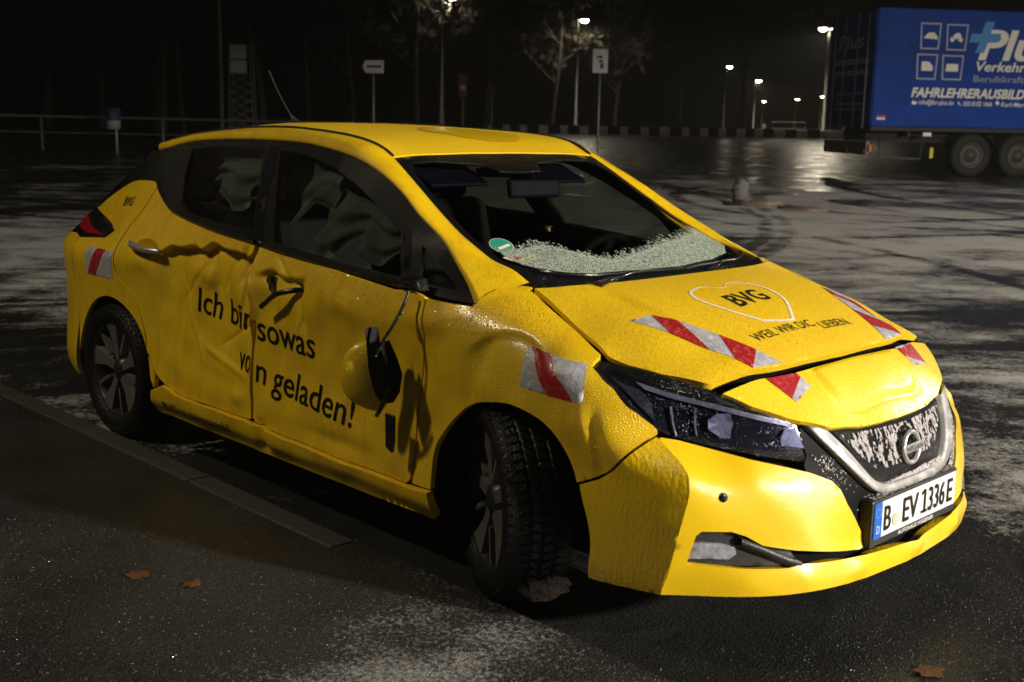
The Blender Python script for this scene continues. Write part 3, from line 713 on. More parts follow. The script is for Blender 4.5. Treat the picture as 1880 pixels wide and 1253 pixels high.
# black V field round the grille, between the bumper and the lamps
vf = [(-.455, .577), (-.452, .552), (-.39, .525), (-.363, .498), (-.34, .45), (-.289, .378), (-.254, .332), (-.235, .318), (0, .310)]
vtop = [(-.455, .577), (-.435, .60), (-.430, .640), (-.425, .687), (-.33, .662), (-.2, .645), (0, .642)]
poly = vf+[(-y, z) for y, z in vf[::-1][1:]]+[(-y, z) for y, z in vtop[1:]]+vtop[::-1][1:-1]
panel('grille_surround', poly, front_fn(-.012), MT['black_soft'], car, (1, 0, 0), .025, .02)
gr_in = [(-.319, .650), (-.296, .62), (-.248, .55), (-.20, .502), (-.165, .487), (0, .483)]
gpoly = gr_in+[(-y, z) for y, z in gr_in[::-1][1:]]+[(.2, .640), (0, .636), (-.2, .640)]
grille = panel('grille', gpoly, front_fn(-.006), MT['black'], car, (1, 0, 0), .02, .006)
# bright V
vo = [(-.425, .684), (-.36, .60), (-.29, .525), (-.235, .482), (-.19, .464), (-.13, .458), (0, .456)]
vi = [(-.332, .656), (-.296, .615), (-.250, .552), (-.205, .508), (-.170, .492), (-.12, .486), (0, .484)]
vo_, vi_ = crom(vo, 6), crom(vi, 6)
vo_ = np.concatenate([vo_, (vo_*[-1, 1])[::-1][1:]]); vi_ = np.concatenate([vi_, (vi_*[-1, 1])[::-1][1:]])
rows = []
for t, d in ((0, -.03), (0, .0), (.04, .008), (.1, .012), (.75, .006), (.82, .002), (1, -.016), (1, -.03)):
    q = vo_*(1-t)+vi_*t
    rows.append(np.stack([Fx(q[:, 0], q[:, 1])+d, q[:, 0], q[:, 1]], -1))
loft('bright_v_trim', rows, MT['chrome'], car)
# badge: ring, bar, name
bx = float(Fx(0, .566)[0])+.006
Mb = Matrix.Translation((bx, 0, .566))@Matrix.Rotation(R(90-8), 4, 'Y')
mb = MB(); mb.lathe([(.040, 0), (.043, .008), (.049, .010), (.053, .005), (.054, 0)], 40, Mb)
badge = mb.build('badge', MT['silver'], car, True)
mb = MB(); mb.box((-.0125, -.063, .005), (.0125, .063, .014), Mb); mb.build('badge_bar', MT['silver'], badge, False, .003)
bfn = lambda Q: np.array([Mb@Vector((-q[1], q[0], .0145)) for q in Q])
lettering('badge_lettering', 'NISSAN', bfn, MT['ink'], badge, (1, 0, 0), (-.050, -.0075), .100, .015, off=.001)
# number plate
px0 = 2.262
def plate_fn(extra=0): return lambda Q: np.stack([px0+extra-.10*(Q[:, 1]-.335)*.1+0*Q[:, 0], Q[:, 0], Q[:, 1]], -1)
PZ0, PZ1 = .338, .446
mb = MB(); mb.box((px0-.075, -.268, PZ0-.026), (px0+.002, .268, PZ1+.010)); hold = mb.build('plate_holder', MT['plastic'], car, False, .006)
pl = panel('number_plate', [(-.258, PZ0), (.258, PZ0), (.258, PZ1), (-.258, PZ1)], plate_fn(.004), MT['plate'], car, (1, 0, 0), .05, .003)
panel('blue_band', [(-.258, PZ0), (-.213, PZ0), (-.213, PZ1), (-.258, PZ1)], plate_fn(.0055), MT['eu_blue'], pl, (1, 0, 0), .05, .002)
lettering('country_letter', 'D', plate_fn(.0062), MT['white_ink'], pl, (1, 0, 0), (-.244, PZ0+.016), .017, .024, off=.0008)
for k in range(12):
    a = 2*math.pi*k/12; cy, cz = -.2355+.0135*math.cos(a), PZ0+.078+.0135*math.sin(a)
    panel('star', [(cy+.0024*math.cos(R(90+36*j))*(1 if j % 2 == 0 else .45), cz+.0024*math.sin(R(90+36*j))*(1 if j % 2 == 0 else .45)) for j in range(10)], plate_fn(.0064), MT['seal'], pl, (1, 0, 0), .004, 0)
for ch, y, w in (('B', -.200, .040), ('EV', -.086, .094), ('1', .046, .010), ('336', .075, .108), ('E', .201, .034)):
    lettering('plate_lettering', ch, plate_fn(.0062), MT['plate_ink'], pl, (1, 0, 0), (y, PZ0+.017), w, .076, off=.0008, bold=.010)
panel('plate_lettering', [(.030, PZ0+.074), (.030, PZ0+.084), (.046, PZ0+.093), (.052, PZ0+.093), (.052, PZ0+.085)], plate_fn(.0066), MT['plate_ink'], pl, (1, 0, 0), .02, 0)
panel('plate_lettering', [(.030, PZ0+.017), (.068, PZ0+.017), (.068, PZ0+.026), (.030, PZ0+.026)], plate_fn(.0066), MT['plate_ink'], pl, (1, 0, 0), .02, 0)
panel('plate_seal', [(-.1285+.020*math.cos(t), PZ0+.038+.020*math.sin(t)) for t in np.linspace(0, 2*math.pi, 20)[:-1]], plate_fn(.0062), MT['seal'], pl, (1, 0, 0), .02, .001)
lettering('dealer_lettering', 'AUTOHAUS WEGENER', lambda Q: np.stack([px0+.0025+0*Q[:, 0], Q[:, 0], Q[:, 1]], -1), MT['white_ink'], hold, (1, 0, 0), (-.105, PZ0-.018), .225, .012, off=.0012, bold=.01)

# --- headlamps, fog lamps, sensors
for s in (-1, 1):
    m = lambda L: [(y*(-s), z) for y, z in L]
    up = [(-.79, .832), (-.757, .836), (-.69, .812), (-.615, .781), (-.55, .729), (-.466, .703), (-.43, .690)]
    lo = [(-.432, .655), (-.438, .60), (-.444, .583), (-.545, .602), (-.64, .625), (-.71, .648), (-.745, .669), (-.778, .712), (-.793, .772), (-.80, .803)]
    hl = panel('headlamp', m(up+lo), front_fn(-.016), MT['black'], car, (1, -.5*s*-1, .3), .012, .03)
    lens = [(-.79, .820), (-.745, .812), (-.694, .768), (-.625, .744), (-.545, .714), (-.464, .692), (-.440, .66), (-.444, .615), (-.522, .622), (-.606, .636), (-.700, .662), (-.748, .688), (-.785, .760)]
    panel('lamp_cover', m(lens), front_fn(.002), MT['lens'], hl, (1, 0, .3), .03, .010)
    strip = [(-.735, .790), (-.694, .768), (-.625, .744), (-.545, .716), (-.464, .694), (-.464, .681), (-.545, .703), (-.625, .730), (-.694, .753), (-.73, .772)]
    panel('daylight_strip', m(strip), front_fn(-.002), MT['chrome'], hl, (1, 0, .3), .02, .006)
    panel('side_reflector', m([(-.777, .795), (-.740, .770), (-.735, .745), (-.745, .690), (-.765, .735)]), front_fn(-.003), MT['frostwhite'] if 0 else MT['plastic'], hl, (1, 0, .3), .02, .006)
    for pts in ([(-.620, .716), (-.596, .718), (-.594, .69), (-.606, .652), (-.622, .650), (-.640, .672), (-.637, .698)], [(-.480, .675), (-.452, .676), (-.440, .622), (-.500, .630), (-.497, .652)]):
        panel('projector_lens', m(pts), lambda Q: np.stack([Fx(Q[:, 0], Q[:, 1])-.002, Q[:, 0], Q[:, 1]], -1), MT['frostwhite'], hl, (1, 0, .3), .015, .008)
    for y in (-.668, -.712):
        panel('reflector_rib', m([(y, .655 if y < -.6 else .632), (y+.003, .655 if y < -.6 else .632), (y+.014, .73 if y < -.6 else .70), (y+.010, .73 if y < -.6 else .70)]), front_fn(-.001), MT['chrome'], hl, (1, 0, .3), .02, .006)
    fog = [(-.690, .409), (-.750, .412), (-.760, .400), (-.772, .319), (-.65, .307), (-.547, .303), (-.500, .309), (-.517, .344), (-.606, .366), (-.648, .394)]
    fg = panel('fog_lamp_housing', m(fog), front_fn(-.020), MT['plastic'], car, (1, 0, 0), .02, .02)
    panel('fog_lamp', m([(-.764, .380), (-.70, .374), (-.668, .362), (-.664, .345), (-.68, .330), (-.768, .332)]), front_fn(-.006), MT['frostwhite'], fg, (1, 0, 0), .02, .012)
    loft('fog_blade', [[(float(Fx(y*(-s), z)[0])+d, y*(-s), z+dz) for y, z in ((-.66, .392), (-.60, .360), (-.545, .330), (-.505, .312))] for d, dz in ((-.03, -.03), (.004, -.018), (.006, 0), (-.02, .006))], MT['plastic'], fg)
    mb = MB(); yy, zz = -.704*(-s), .510; xx = float(Fx(yy, zz)[0])
    n_ = Vector((1, float((Fx(yy-.01, zz)-Fx(yy+.01, zz))[0])/.02, 0)).normalized()
    Ms = Matrix.Translation(Vector((xx, yy, zz))+n_*.002)@n_.to_track_quat('Z', 'Y').to_matrix().to_4x4()
    mb.lathe([(.0, .001), (.012, .001), (.0135, -.001), (.0145, -.006)], 20, Ms); mb.build('parking_sensor', MT['black'], car, True)
    MT['rime_blue'] = MT.get('rime_blue') or mat('lamp frost tinted with blue reflections', (.30, .32, .55), .3, spec=.8)  # frost flakes; the cover's bluish reflections are put into their colour
# icicles below the plate and bumper
mb = MB()
for k in range(34):
    y = random.uniform(-.27, .2); x = 2.258-.02*random.random(); z = .318-.02*abs(random.random()); l = random.uniform(.006, .028)
    mb.tube([(x, y, z), (x, y, z-l)], [.0025, .0006], 5)
o = mb.build('icicles', MT['lens'], car, True); o['kind'] = 'stuff'
# wipers
for y0, y1 in ((-.56, .06), (.02, .53)):
    P = []
    for t in np.linspace(0, 1, 16):
        y = y0+(y1-y0)*t; x = float(np.interp(abs(y), [0, .2, .4, .5, .58], [1.325, 1.318, 1.285, 1.235, 1.16]))-.012*math.sin(math.pi*t)
        P.append((x, y, float(W_FIT([(x, y)])[0, 0])+.013))
    mb = MB(); mb.tube(P, .007, 6); w = mb.build('wiper', MT['black'], car, True)
    mb = MB(); a = P[8]; mb.tube([a, (1.345, y0+.16, 1.012), (1.365, y0+.08, 1.004)], [.006, .010, .016], 6); mb.build('wiper_arm', MT['black'], w, True)

# --- rime on the lower windscreen and on the grille: thousands of small crystals
def flakes(name, poly, fn, out, n, size, mt, parent, tilt=.5, ragged=None):
    poly = np.array(poly); lo, hi = poly.min(0), poly.max(0); Q = []
    while len(Q) < n:
        q = rng.uniform(lo, hi, (n, 2)); q = q[inside(poly, q)]
        if ragged is not None: q = q[rng.random(len(q)) < ragged(q)]
        Q = q if len(Q) == 0 else np.concatenate([Q, q])
    Q = Q[:n]; V = fn(Q); e = 2e-3
    A = fn(Q+[e, 0])-V; B = fn(Q+[0, e])-V
    N = np.cross(A, B); N /= np.linalg.norm(N, axis=1, keepdims=True); N *= np.where(N@np.array(out) < 0, -1, 1)[:, None]
    A /= np.linalg.norm(A, axis=1, keepdims=True); B = np.cross(N, A)
    vs, fs = [], []
    for i in range(n):
        k = rng.integers(3, 6); a0 = rng.random()*6.28; sz = size*rng.uniform(.5, 1.4); tl = rng.normal(0, tilt, 2); st = rng.uniform(.35, 1)
        b = len(vs)
        for j in range(k):
            a = a0+6.28*j/k+rng.normal(0, .2); x, y = math.cos(a)*sz, math.sin(a)*sz*st
            ca, sa = math.cos(a0), math.sin(a0); x, y = x*ca-y*sa, x*sa+y*ca
            vs.append(V[i]+A[i]*x+B[i]*y+N[i]*(.002+abs(tl[0]*x+tl[1]*y)))
        fs.append(tuple(range(b, b+k)))
    o = mesh_obj(name, vs, fs, mt, parent, False); o['kind'] = 'stuff'; return o
_vg = rng.random((64, 64))
def vnoise(a, b):
    i, j = np.floor(a).astype(int), np.floor(b).astype(int); u, v = a-i, b-j; u = u*u*(3-2*u); v = v*v*(3-2*v)
    g = lambda p, q: _vg[p % 64, q % 64]
    return (g(i, j)*(1-u)+g(i+1, j)*u)*(1-v)+(g(i, j+1)*(1-u)+g(i+1, j+1)*u)*v
ft = [(1.00, -.565), (1.012, -.514), (1.03, -.44), (1.04, -.397), (1.10, -.345), (1.14, -.32), (1.19, -.25), (1.201, -.207), (1.195, -.15), (1.189, -.106), (1.17, 0), (1.150, .061), (1.125, .16), (1.110, .256), (1.07, .36), (1.03, .45), (.98, .53), (.93, .565)]
fb = [(.95, .588), (1.05, .585), (1.12, .54), (1.20, .44), (1.255, .28), (1.288, .05), (1.283, -.2), (1.256, -.40), (1.195, -.51), (1.10, -.565)]
nz = lambda q: np.clip(.40+.8*vnoise(q[:, 0]*140, q[:, 1]*140), 0, 1)
o = panel('rime_film', [(x+.012, y) for x, y in ft]+fb, ws_fn(), MT['frost_film'], ws, (1, 0, 1), .03, 0, off=.0015)
flakes('rime', ft+fb, ws_fn(), (1, 0, 1), 30000, .0023, MT['frost'], ws, .5, nz)
fringe = [(x-.07, y) for x, y in ft]+[(x+.015, y) for x, y in ft[::-1]]
_fy, _fx = [p[1] for p in ft], [p[0] for p in ft]
flakes('rime', fringe, ws_fn(), (1, 0, 1), 5200, .0023, MT['frost'], ws, .5, lambda q: np.clip(1.1-(np.interp(q[:, 1], _fy, _fx)-q[:, 0])/.045+1.2*(vnoise(q[:, 0]*70, q[:, 1]*90)-.5), 0, 1)**2)
MT['rime_grey'] = mat('rime on the grille', (.52, .48, .50), .6, spec=.5)
flakes('rime', [(-.30, .640), (-.24, .57), (-.19, .535), (-.12, .525), (-.05, .53), (0, .54), (.1, .535), (.17, .54), (.25, .60), (.29, .640), (0, .634)], front_fn(-.004), (1, 0, 0), 7500, .0022, MT['rime_grey'], grille, .4,
       lambda q: np.clip((.45*vnoise(q[:, 0]*150, q[:, 1]*60)+.30*vnoise(q[:, 0]*60+7, q[:, 1]*40)+.25*vnoise(q[:, 0]*310, q[:, 1]*170)-.49)*5+(q[:, 1]-.585)*4, 0, 1)*np.where((q[:, 0]/.062)**2+((q[:, 1]-.566)/.062)**2 < 1, .02, 1))
flakes('rime', [(-.43, .60), (-.40, .545), (-.36, .50), (-.30, .42), (-.26, .36), (-.22, .44), (-.30, .51), (-.37, .60)], front_fn(-.008), (1, 0, 0), 90, .0024, MT['rime_grey'], grille, .4, lambda q: np.clip((q[:, 1]-.47)*9, .03, 1))
flakes('rime', [(.43, .60), (.40, .545), (.36, .50), (.30, .42), (.27, .44), (.37, .62)], front_fn(-.008), (1, 0, 0), 500, .0034, MT['rime_grey'], grille, .4)
for s in (-1, 1):
    hl = [o for o in bpy.data.objects if o.name.startswith('headlamp')][0 if s < 0 else 1]
    flakes('rime', [(s*-1*y, z) for y, z in [(-.70, .745), (-.62, .733), (-.545, .708), (-.462, .684), (-.444, .62), (-.52, .626), (-.606, .64), (-.70, .668)]], front_fn(.004), (1, 0, 0), 200, .0015, MT['rime_blue'], hl, .4, lambda q: np.clip((vnoise(q[:, 0]*60, q[:, 1]*60)-.45)*4, .05, 1))
flakes('rime', [(-.17, .488), (.17, .488), (.19, .505), (-.05, .496)], front_fn(.006), (1, 0, 0), 420, .0045, MT['rime_grey'], grille, .4)
mb_top = lambda Q: np.stack([Q[:, 0], Q[:, 1], PZ1+.0105+0*Q[:, 0]], -1)
flakes('rime', [(px0-.06, -.25), (px0, -.25), (px0, .25), (px0-.06, .25)], mb_top, (0, 0, 1), 700, .005, MT['rime_grey'], hold, .4)

# --- mirror torn off on the right, hanging by its cable; the left one is whole
for s in (-1, 1):
    mb = MB(); b0 = Vector((.885, s*.845, .985))
    mb.add([b0+Vector(v) for v in [(-.075, 0, -.012), (.075, 0, -.016), (.06, 0, .028), (-.05, 0, .024), (-.055, s*.030, -.008), (.055, s*.034, -.012), (.045, s*.030, .020), (-.04, s*.028, .018)]], [(0, 1, 5, 4), (1, 2, 6, 5), (2, 3, 7, 6), (3, 0, 4, 7), (4, 5, 6, 7)])
    mb.build('mirror_foot', MT['black'], car, False, .004)
def shell(C, ax, bx_, cx, seg=18, lo=0, hi=1):
    """half egg: ax, bx_ half axes in the open plane, cx depth"""
    v, f = [], []
    for i in range(9):
        t = math.pi/2*i/8; r = math.cos(t); h = math.sin(t)
        for j in range(seg):
            a = 2*math.pi*j/seg; ca, sa = math.cos(a), math.sin(a)
            ca = math.copysign(abs(ca)**.8, ca); sa = math.copysign(abs(sa)**.8, sa)
            v.append(C+ax*(ca*(r**.7))+bx_*(sa*(r**.7))+cx*h)
    for i in range(8):
        for j in range(seg):
            k = (j+1) % seg; f.append((i*seg+j, i*seg+k, (i+1)*seg+k, (i+1)*seg+j))
    return v, f
# the hanging one: the shell bulges outwards, its torn black inside faces the door and the front
C = Vector((.812, -.945, .678))
axv = Vector((.020, .010, .116)); bv = Vector((.050, .022, -.030)); cv = Vector((-.052, -.092, .010))
v, f = shell(C, axv, bv, cv); mir = mesh_obj('mirror_shell', v, f, MT['paint'], car)
mir['label'] = 'yellow mirror shell hanging loose by its cable'
q = lambda a, r, d: C+axv*(math.cos(a)*r)+bv*(math.sin(a)*r)-cv*d
v = [q(2*math.pi*j/18, 1.02, 0) for j in range(18)]+[q(2*math.pi*j/18, .75, .30) for j in range(18)]+[C-cv*.45]
f = [(j, (j+1) % 18, (j+1) % 18+18, j+18) for j in range(18)]+[(j+18, (j+1) % 18+18, 36) for j in range(18)]
mesh_obj('mirror_housing', v, f, MT['black'], mir)
br_ = [(.806, .855), (.822, .806), (.850, .785), (.880, .812), (.925, .755), (.955, .70), (.940, .635), (.905, .595), (.872, .625), (.850, .668), (.832, .715), (.822, .765)]
br_ = [(.868+(x-.875)*.66, .70+(z-.70)*.95) for x, z in br_]
mb = MB(); nb = len(br_); mb.add([(x, -1.005+.35*max(0, x-.84), z) for x, z in br_], [tuple(range(nb))]); mb.add([(x+.004, -.955+.3*max(0, x-.84), z) for x, z in br_], [tuple(range(nb))[::-1]])
mb.f += [(i, (i+1) % nb, (i+1) % nb+nb, i+nb) for i in range(nb)]
mb.build('torn_bracket', MT['black_soft'], mir)
mb = MB(); mb.tube(crom([(.92, -.90, .975), (.925, -.925, .93), (.910, -.96, .86), (.890, -.985, .81), (.872, -1.0, .76)], 6), .0055, 7); cb = mb.build('mirror_cable', MT['black'], car, True)
mb = MB(); mb.tube([(.917, -.933, .905), (.911, -.937, .885)], .0072, 7); mb.build('cable_tape', MT['plastic'], cb, True)
mb = MB(); mb.tube(crom([(.845, -.975, .552), (.872, -.985, .575), (.905, -.99, .615), (.925, -.985, .655)], 5), .008, 6); mb.build('trim_arm', MT['black'], mir, True)
mb = MB(); mb.add([(.850, -.945, .555), (.892, -.945, .552), (.888, -.943, .46), (.880, -.943, .425), (.852, -.945, .44)], [(0, 1, 2, 3, 4)]); mb.add([(a, b+.012, c) for a, b, c in mb.v], [(4, 3, 2, 1, 0)]); mb.f += [(i, (i+1) % 5, (i+1) % 5+5, i+5) for i in range(5)]
mb.build('hanging_trim', MT['black'], mir)
# --- door handles: rear one whole, front one torn away
for s in (-1, 1):
    x0, x1 = -1.10, -.82; z0, z1 = .953, .936
    P = crom([(x0, s*(float(S_FIT([(x0, z0)])[0, 0])+.006), z0), (x0+.07, s*(float(S_FIT([(-1.03, .948)])[0, 0])+.034), .949), (x1-.08, s*(float(S_FIT([(-.9, .94)])[0, 0])+.034), .941), (x1, s*(float(S_FIT([(x1, z1)])[0, 0])+.006), z1)], 6)
    mb = MB(); mb.tube(P, [.010]+[.015]*(len(P)-2)+[.010], 8); mb.build('door_handle', MT['silver'], car, True)
    dish = [(-.96+.10*math.cos(t), .942+.038*math.sin(t)) for t in np.linspace(0, 2*math.pi, 24)[:-1]]
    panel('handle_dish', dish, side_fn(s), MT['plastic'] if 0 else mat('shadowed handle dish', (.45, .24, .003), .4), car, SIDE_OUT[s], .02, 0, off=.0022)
yS = lambda x, z: -(float(S_FIT([(x, z)])[0, 0])-float(dent(np.array([x]), np.array([z]))[0]))
mb = MB(); P = [(.024, yS(.018, .807)-.050, .806), (.06, yS(.06, .83)-.045, .828), (.13, yS(.13, .86)-.045, .866), (.19, yS(.19, .88)-.020, .884), (.215, yS(.215, .886), .888)]
mb.tube(crom(P, 5), [.0105]*18+[.009]*3, 8); mb.build('broken_handle', MT['black'], car, True)
mb = MB(); mb.tube([(.02, yS(.02, .905)+.01, .905), (.02, yS(.02, .905)-.018, .902)], .016, 10); mb.tube([(.035, yS(.035, .875)+.01, .878), (.035, yS(.035, .875)-.006, .876)], .022, 10); mb.build('lock_cylinder', MT['black'], car, True)
panel('handle_hole', [(.015, .92), (.05, .915), (.055, .87), (.03, .855), (.01, .88)], side_fn(-1), MT['matte'], car, SIDE_OUT[-1], .012, 0, off=.002)

# --- wheels
def make_wheel(name, loc, rz, flat=0):
    """axis along local y, outer face towards -y"""
    Mx = Matrix.Rotation(R(90), 4, 'X')      # lathe z -> -y
    mb = MB(); mb.lathe([(.205, -.09), (.214, .02), (.222, .072), (.230, .080), (.231, .088), (.226, .090), (.214, .076), (.205, .03), (.20, -.09)], 64, Mx)
    w = mb.build(name, MT['alloy_dark'], car, True); w.location = loc; w.rotation_euler = (0, 0, rz)
    mb = MB(); mb.lathe([(.226, -.085), (.245, -.103), (.285, -.108), (.306, -.098), (.3135, -.08), (.315, -.045), (.310, -.042), (.310, -.034), (.3165, -.031), (.3165, -.004), (.311, -.002), (.311, .006), (.3165, .008), (.3165, .034), (.310, .037), (.310, .045), (.315, .048), (.3135, .082), (.306, .098), (.285, .109), (.268, .111), (.245, .105), (.226, .088)], 72, Mx)
    mb.build('tyre', MT['tyre'], w, True)
    mb = MB()
    for k in range(64):
        for a, b, sl in ((-.104, -.048, .5), (-.030, -.005, -.5), (.009, .033, .5), (.049, .104, -.5)):
            t0 = 2*math.pi*k/64; v = []
            for (h, dt) in ((a, 0), (b, sl*.05), (b, sl*.05+.066), (a, .066)):
                t = t0+dt; r0, r1 = (.310, .3235) if abs(h) < .09 else (.298, .3055)
                v += [Mx@Vector((r0*math.cos(t), r0*math.sin(t), h)), Mx@Vector((r1*math.cos(t), r1*math.sin(t), h))]
            mb.add(v, [(1, 3, 5, 7), (0, 1, 7, 6), (0, 2, 3, 1), (2, 4, 5, 3), (4, 6, 7, 5)])
    o = mb.build('tread', MT['tyre'], w); o['kind'] = 'stuff'
    mb = MB(); mb.lathe([(0, .010), (.15, .010), (.205, -.01)], 48, Mx); mb.build('brake_disc', MT['alloy_dark'], w, True)
    for k in range(5):
        a0 = R(90+8)+2*math.pi*k/5
        Mr = Mx@Matrix.Rotation(a0, 4, 'Z')
        mb = MB(); pr = [(.035, -.020), (.12, -.026), (.218, -.050), (.224, .0), (.218, .044), (.12, .018), (.035, .018)]
        hts = [.070, .072, .084, .085, .084, .072, .070]
        n = len(pr); mb.add([Mr@Vector((p[0], p[1], h)) for p, h in zip(pr, hts)]+[Mr@Vector((p[0], p[1]*1.15, h-.035)) for p, h in zip(pr, hts)], [tuple(range(n)), *[(i, i+n, (i+1) % n+n, (i+1) % n) for i in range(n)]])
        mb.build('spoke', MT['alloy'], w)
        Mr = Mx@Matrix.Rotation(a0+R(37), 4, 'Z')
        mb = MB(); mb.box((.09, -.008, .045), (.222, .008, .078), Mr); mb.build('thin_spoke', MT['alloy_dark'] if k % 1 else MT['alloy'], w)
    mb = MB(); mb.lathe([(0, .082), (.026, .081), (.034, .074), (.05, .070), (.06, .040)], 32, Mx); mb.build('hub_cap', MT['alloy_dark'], w, True)
    return w
WZ = .3235
w = make_wheel('wheel', (-1.352, -.765, WZ), 0)
w = make_wheel('wheel', (1.262, -.750, WZ), R(-27)); w['label'] = 'front wheel pushed back and turned, slush frozen on its tread'
# slush clod on the front tyre
def clod(C, rad, sc, mt, parent, name, seed=0):
    bm = bmesh.new(); bmesh.ops.create_icosphere(bm, subdivisions=3, radius=1)
    rs = np.random.default_rng(seed); ph = rs.random((6, 4))*6
    for v in bm.verts:
        d = 1+.0
        for p in ph: d += .10*math.sin(v.co.x*(2+p[0])+v.co.y*(3+p[1])+v.co.z*(2+p[2])*1.5+p[3])
        v.co = Vector((v.co.x*sc[0], v.co.y*sc[1], v.co.z*sc[2]))*rad*d
    vs = [C+v.co for v in bm.verts]; fs = [[v.index for v in f.verts] for f in bm.faces]; bm.free()
    return mesh_obj(name, vs, fs, mt, parent)
clod(Vector((.250, .035, -.205)), .055, (.55, 1.4, .8), MT['mud'], w, 'slush', 3)
def mirror_wheel(loc):
    w = make_wheel('wheel', loc, R(180))
mirror_wheel((-1.352, .765, WZ)); mirror_wheel((1.352, .765, WZ))

# --- frozen drops on the shoulder under the windows and on the hood edge
MT['drop'] = mat('frozen drop', (.75, .50, .05), .10, spec=1.0)
for reg, n_ in (([(-1.9, 1.03), (-1.3, .96), (-1.2, .97), (-1.15, 1.14), (-1.3, 1.2), (-1.6, 1.15)], 900), ([(-1.1, .99), (-.13, 1.0), (-.13, 1.02), (-.6, 1.06), (-1.0, 1.13)], 1300), ([(-.07, .92), (.94, .87), (.94, .945), (-.07, 1.015)], 2200), ([(1.0, .86), (1.25, .86), (1.55, .86), (1.5, .95), (1.3, 1.04), (1.225, 1.05), (1.175, .965), (1.0, .935)], 1500)):
    flakes('frozen_drops', reg, side_fn(-1), SIDE_OUT[-1], n_, .0021, MT['drop'], car, .35)
flakes('frozen_drops', [(1.42, -.62), (1.42, .62), (1.62, .68), (1.9, .55), (1.95, 0), (1.9, -.55), (1.62, -.68)], hood_fn(), (0, 0, 1), 3500, .0017, MT['drop'], car, .35)
flakes('frozen_drops', [(-1.2, -.53), (.3, -.53), (.28, .45), (-1.2, .45)], roof_fn(), (0, 0, 1), 2500, .0018, MT['drop'], car, .35)
# --- lettering and film on the body
SF = side_fn(-1); so = SIDE_OUT[-1]; HF = hood_fn(); ho = (.2, 0, 1)
def side_text(s_, x, z, w, h, a, **k): lettering('lettering', s_, SF, MT['ink'], car, so, (x, z), w, h, a, .007, .0022, **k)
side_text('Ich bin', -.565, .708, .425, .104, R(-4.5), bold=.006)
side_text('sowas', -.066, .661, .385, .104, R(-2.5), bold=.006)
side_text('vo', -.232, .518, .098, .104, R(-4.5), bold=.006)
side_text('n geladen!', -.078, .492, .640, .104, R(-5.4), bold=.006)
lettering('lettering', 'BVG ist elektromobil.', lambda Q: (lambda V: (V.__setitem__((slice(None), 1), V[:, 1]-.020*sstep((Q[:, 1]-.20)/.07)) or V))(SF(Q)), MT['ink'], car, so, (-.83, .230), .575, .042, R(1.0), .008, .0025)
lettering('lettering', 'BVG', SF, MT['ink_flat'], car, so, (-1.50, 1.086), .135, .042, R(4), .01, .0022, shear=.15, bold=.012, gap=-.5)

hood_lt = lambda s_, x, y, w, h, a=0, **k: lettering('lettering', s_, lambda Q: HF(np.stack([-Q[:, 1], Q[:, 0]], -1)), MT['ink_flat'], car, ho, (y, -x), w, h, a, .009, .0014, **k)
hood_lt('BVG', 1.690, -.150, .205, .085, R(4), bold=.02, shear=.1, gap=-.5)
hood_lt('WEIL WIR DIC', 1.864, -.300, .335, .037, R(1))
hood_lt('LIEBEN.', 1.880, .055, .180, .037, R(1))
ht = crom([(1.790, -.165), (1.70, -.225), (1.60, -.26), (1.545, -.235), (1.52, -.18), (1.518, -.12), (1.548, -.055), (1.516, .005), (1.522, .06), (1.56, .115), (1.62, .135), (1.70, .10), (1.80, -.005)], 6)
ht = np.concatenate([ht, crom([(1.80, -.005), (1.815, -.03), (1.808, -.09), (1.79, -.165)], 4)[1:-1]])
c0 = ht.mean(0); inn = c0+(ht-c0)*.935
panel('heart_outline', ht, HF, MT['heart'], car, ho, .012, 0, holes=(inn,), off=.0014)
def tape(name, quad, cuts, fn, out, parent, lab=None):
    """strip a-b-c-d (a,b one end; d,c the other) with diagonal red bands: (start, end) on the a-d edge, then on the b-c edge"""
    a, b, c, d = [np.array(p, float) for p in quad]
    at = lambda u, v: (a*(1-u)+d*u)*(1-v)+(b*(1-u)+c*u)*v
    t = panel(name, [at(0, 0), at(0, 1), *[at(u, 1) for u in np.linspace(0, 1, 12)[1:]], *[at(u, 0) for u in np.linspace(1, 0, 12)[:-1]]], fn, MT['white_tape'], parent, out, .012, 0, off=.0014)
    if lab: t['label'] = lab
    for a0, a1, b0, b1 in cuts:
        panel('red_band', [at(a0, 0), at(a1, 0), at(b1, 1), at(b0, 1)], fn, MT['red'], t, out, .010, 0, off=.0024)
tape('warning_tape', [(1.582, -.575), (1.600, -.495), (1.962, -.312), (1.942, -.438)], [(.34, .66, .0, .20), (.86, 1.0, .52, .80)], HF, ho, car, 'red and silver warning tape on the near side of the hood')
tape('warning_tape', [(1.984, -.432), (2.004, -.305), (2.052, -.298), (2.068, -.394)], [(0, .85, 0, .30)], HF, ho, car, 'end of the near warning tape on the nose')
tape('warning_tape', [(1.606, .462), (1.590, .575), (1.940, .455), (1.966, .305)], [(.0, .20, .34, .66), (.52, .80, .86, 1.0)], HF, ho, car, 'red and silver warning tape on the far side of the hood')
tape('warning_tape', [(2.000, .300), (1.980, .440), (2.058, .415), (2.066, .318)], [(.10, .55, .05, .95)], HF, ho, car, 'end of the far warning tape on the nose')
tape('warning_tape', [(1.404, .857), (1.413, .736), (1.652, .725), (1.624, .843)], [(.04, .44, .46, .86)], SF, so, car, 'red and silver warning patch on the dented fender')
tape('warning_tape', [(-1.591, .892), (-1.588, .765), (-1.286, .766), (-1.252, .899)], [(.40, .74, .04, .38)], SF, so, car, 'red and silver warning patch behind the rear wheel arch')
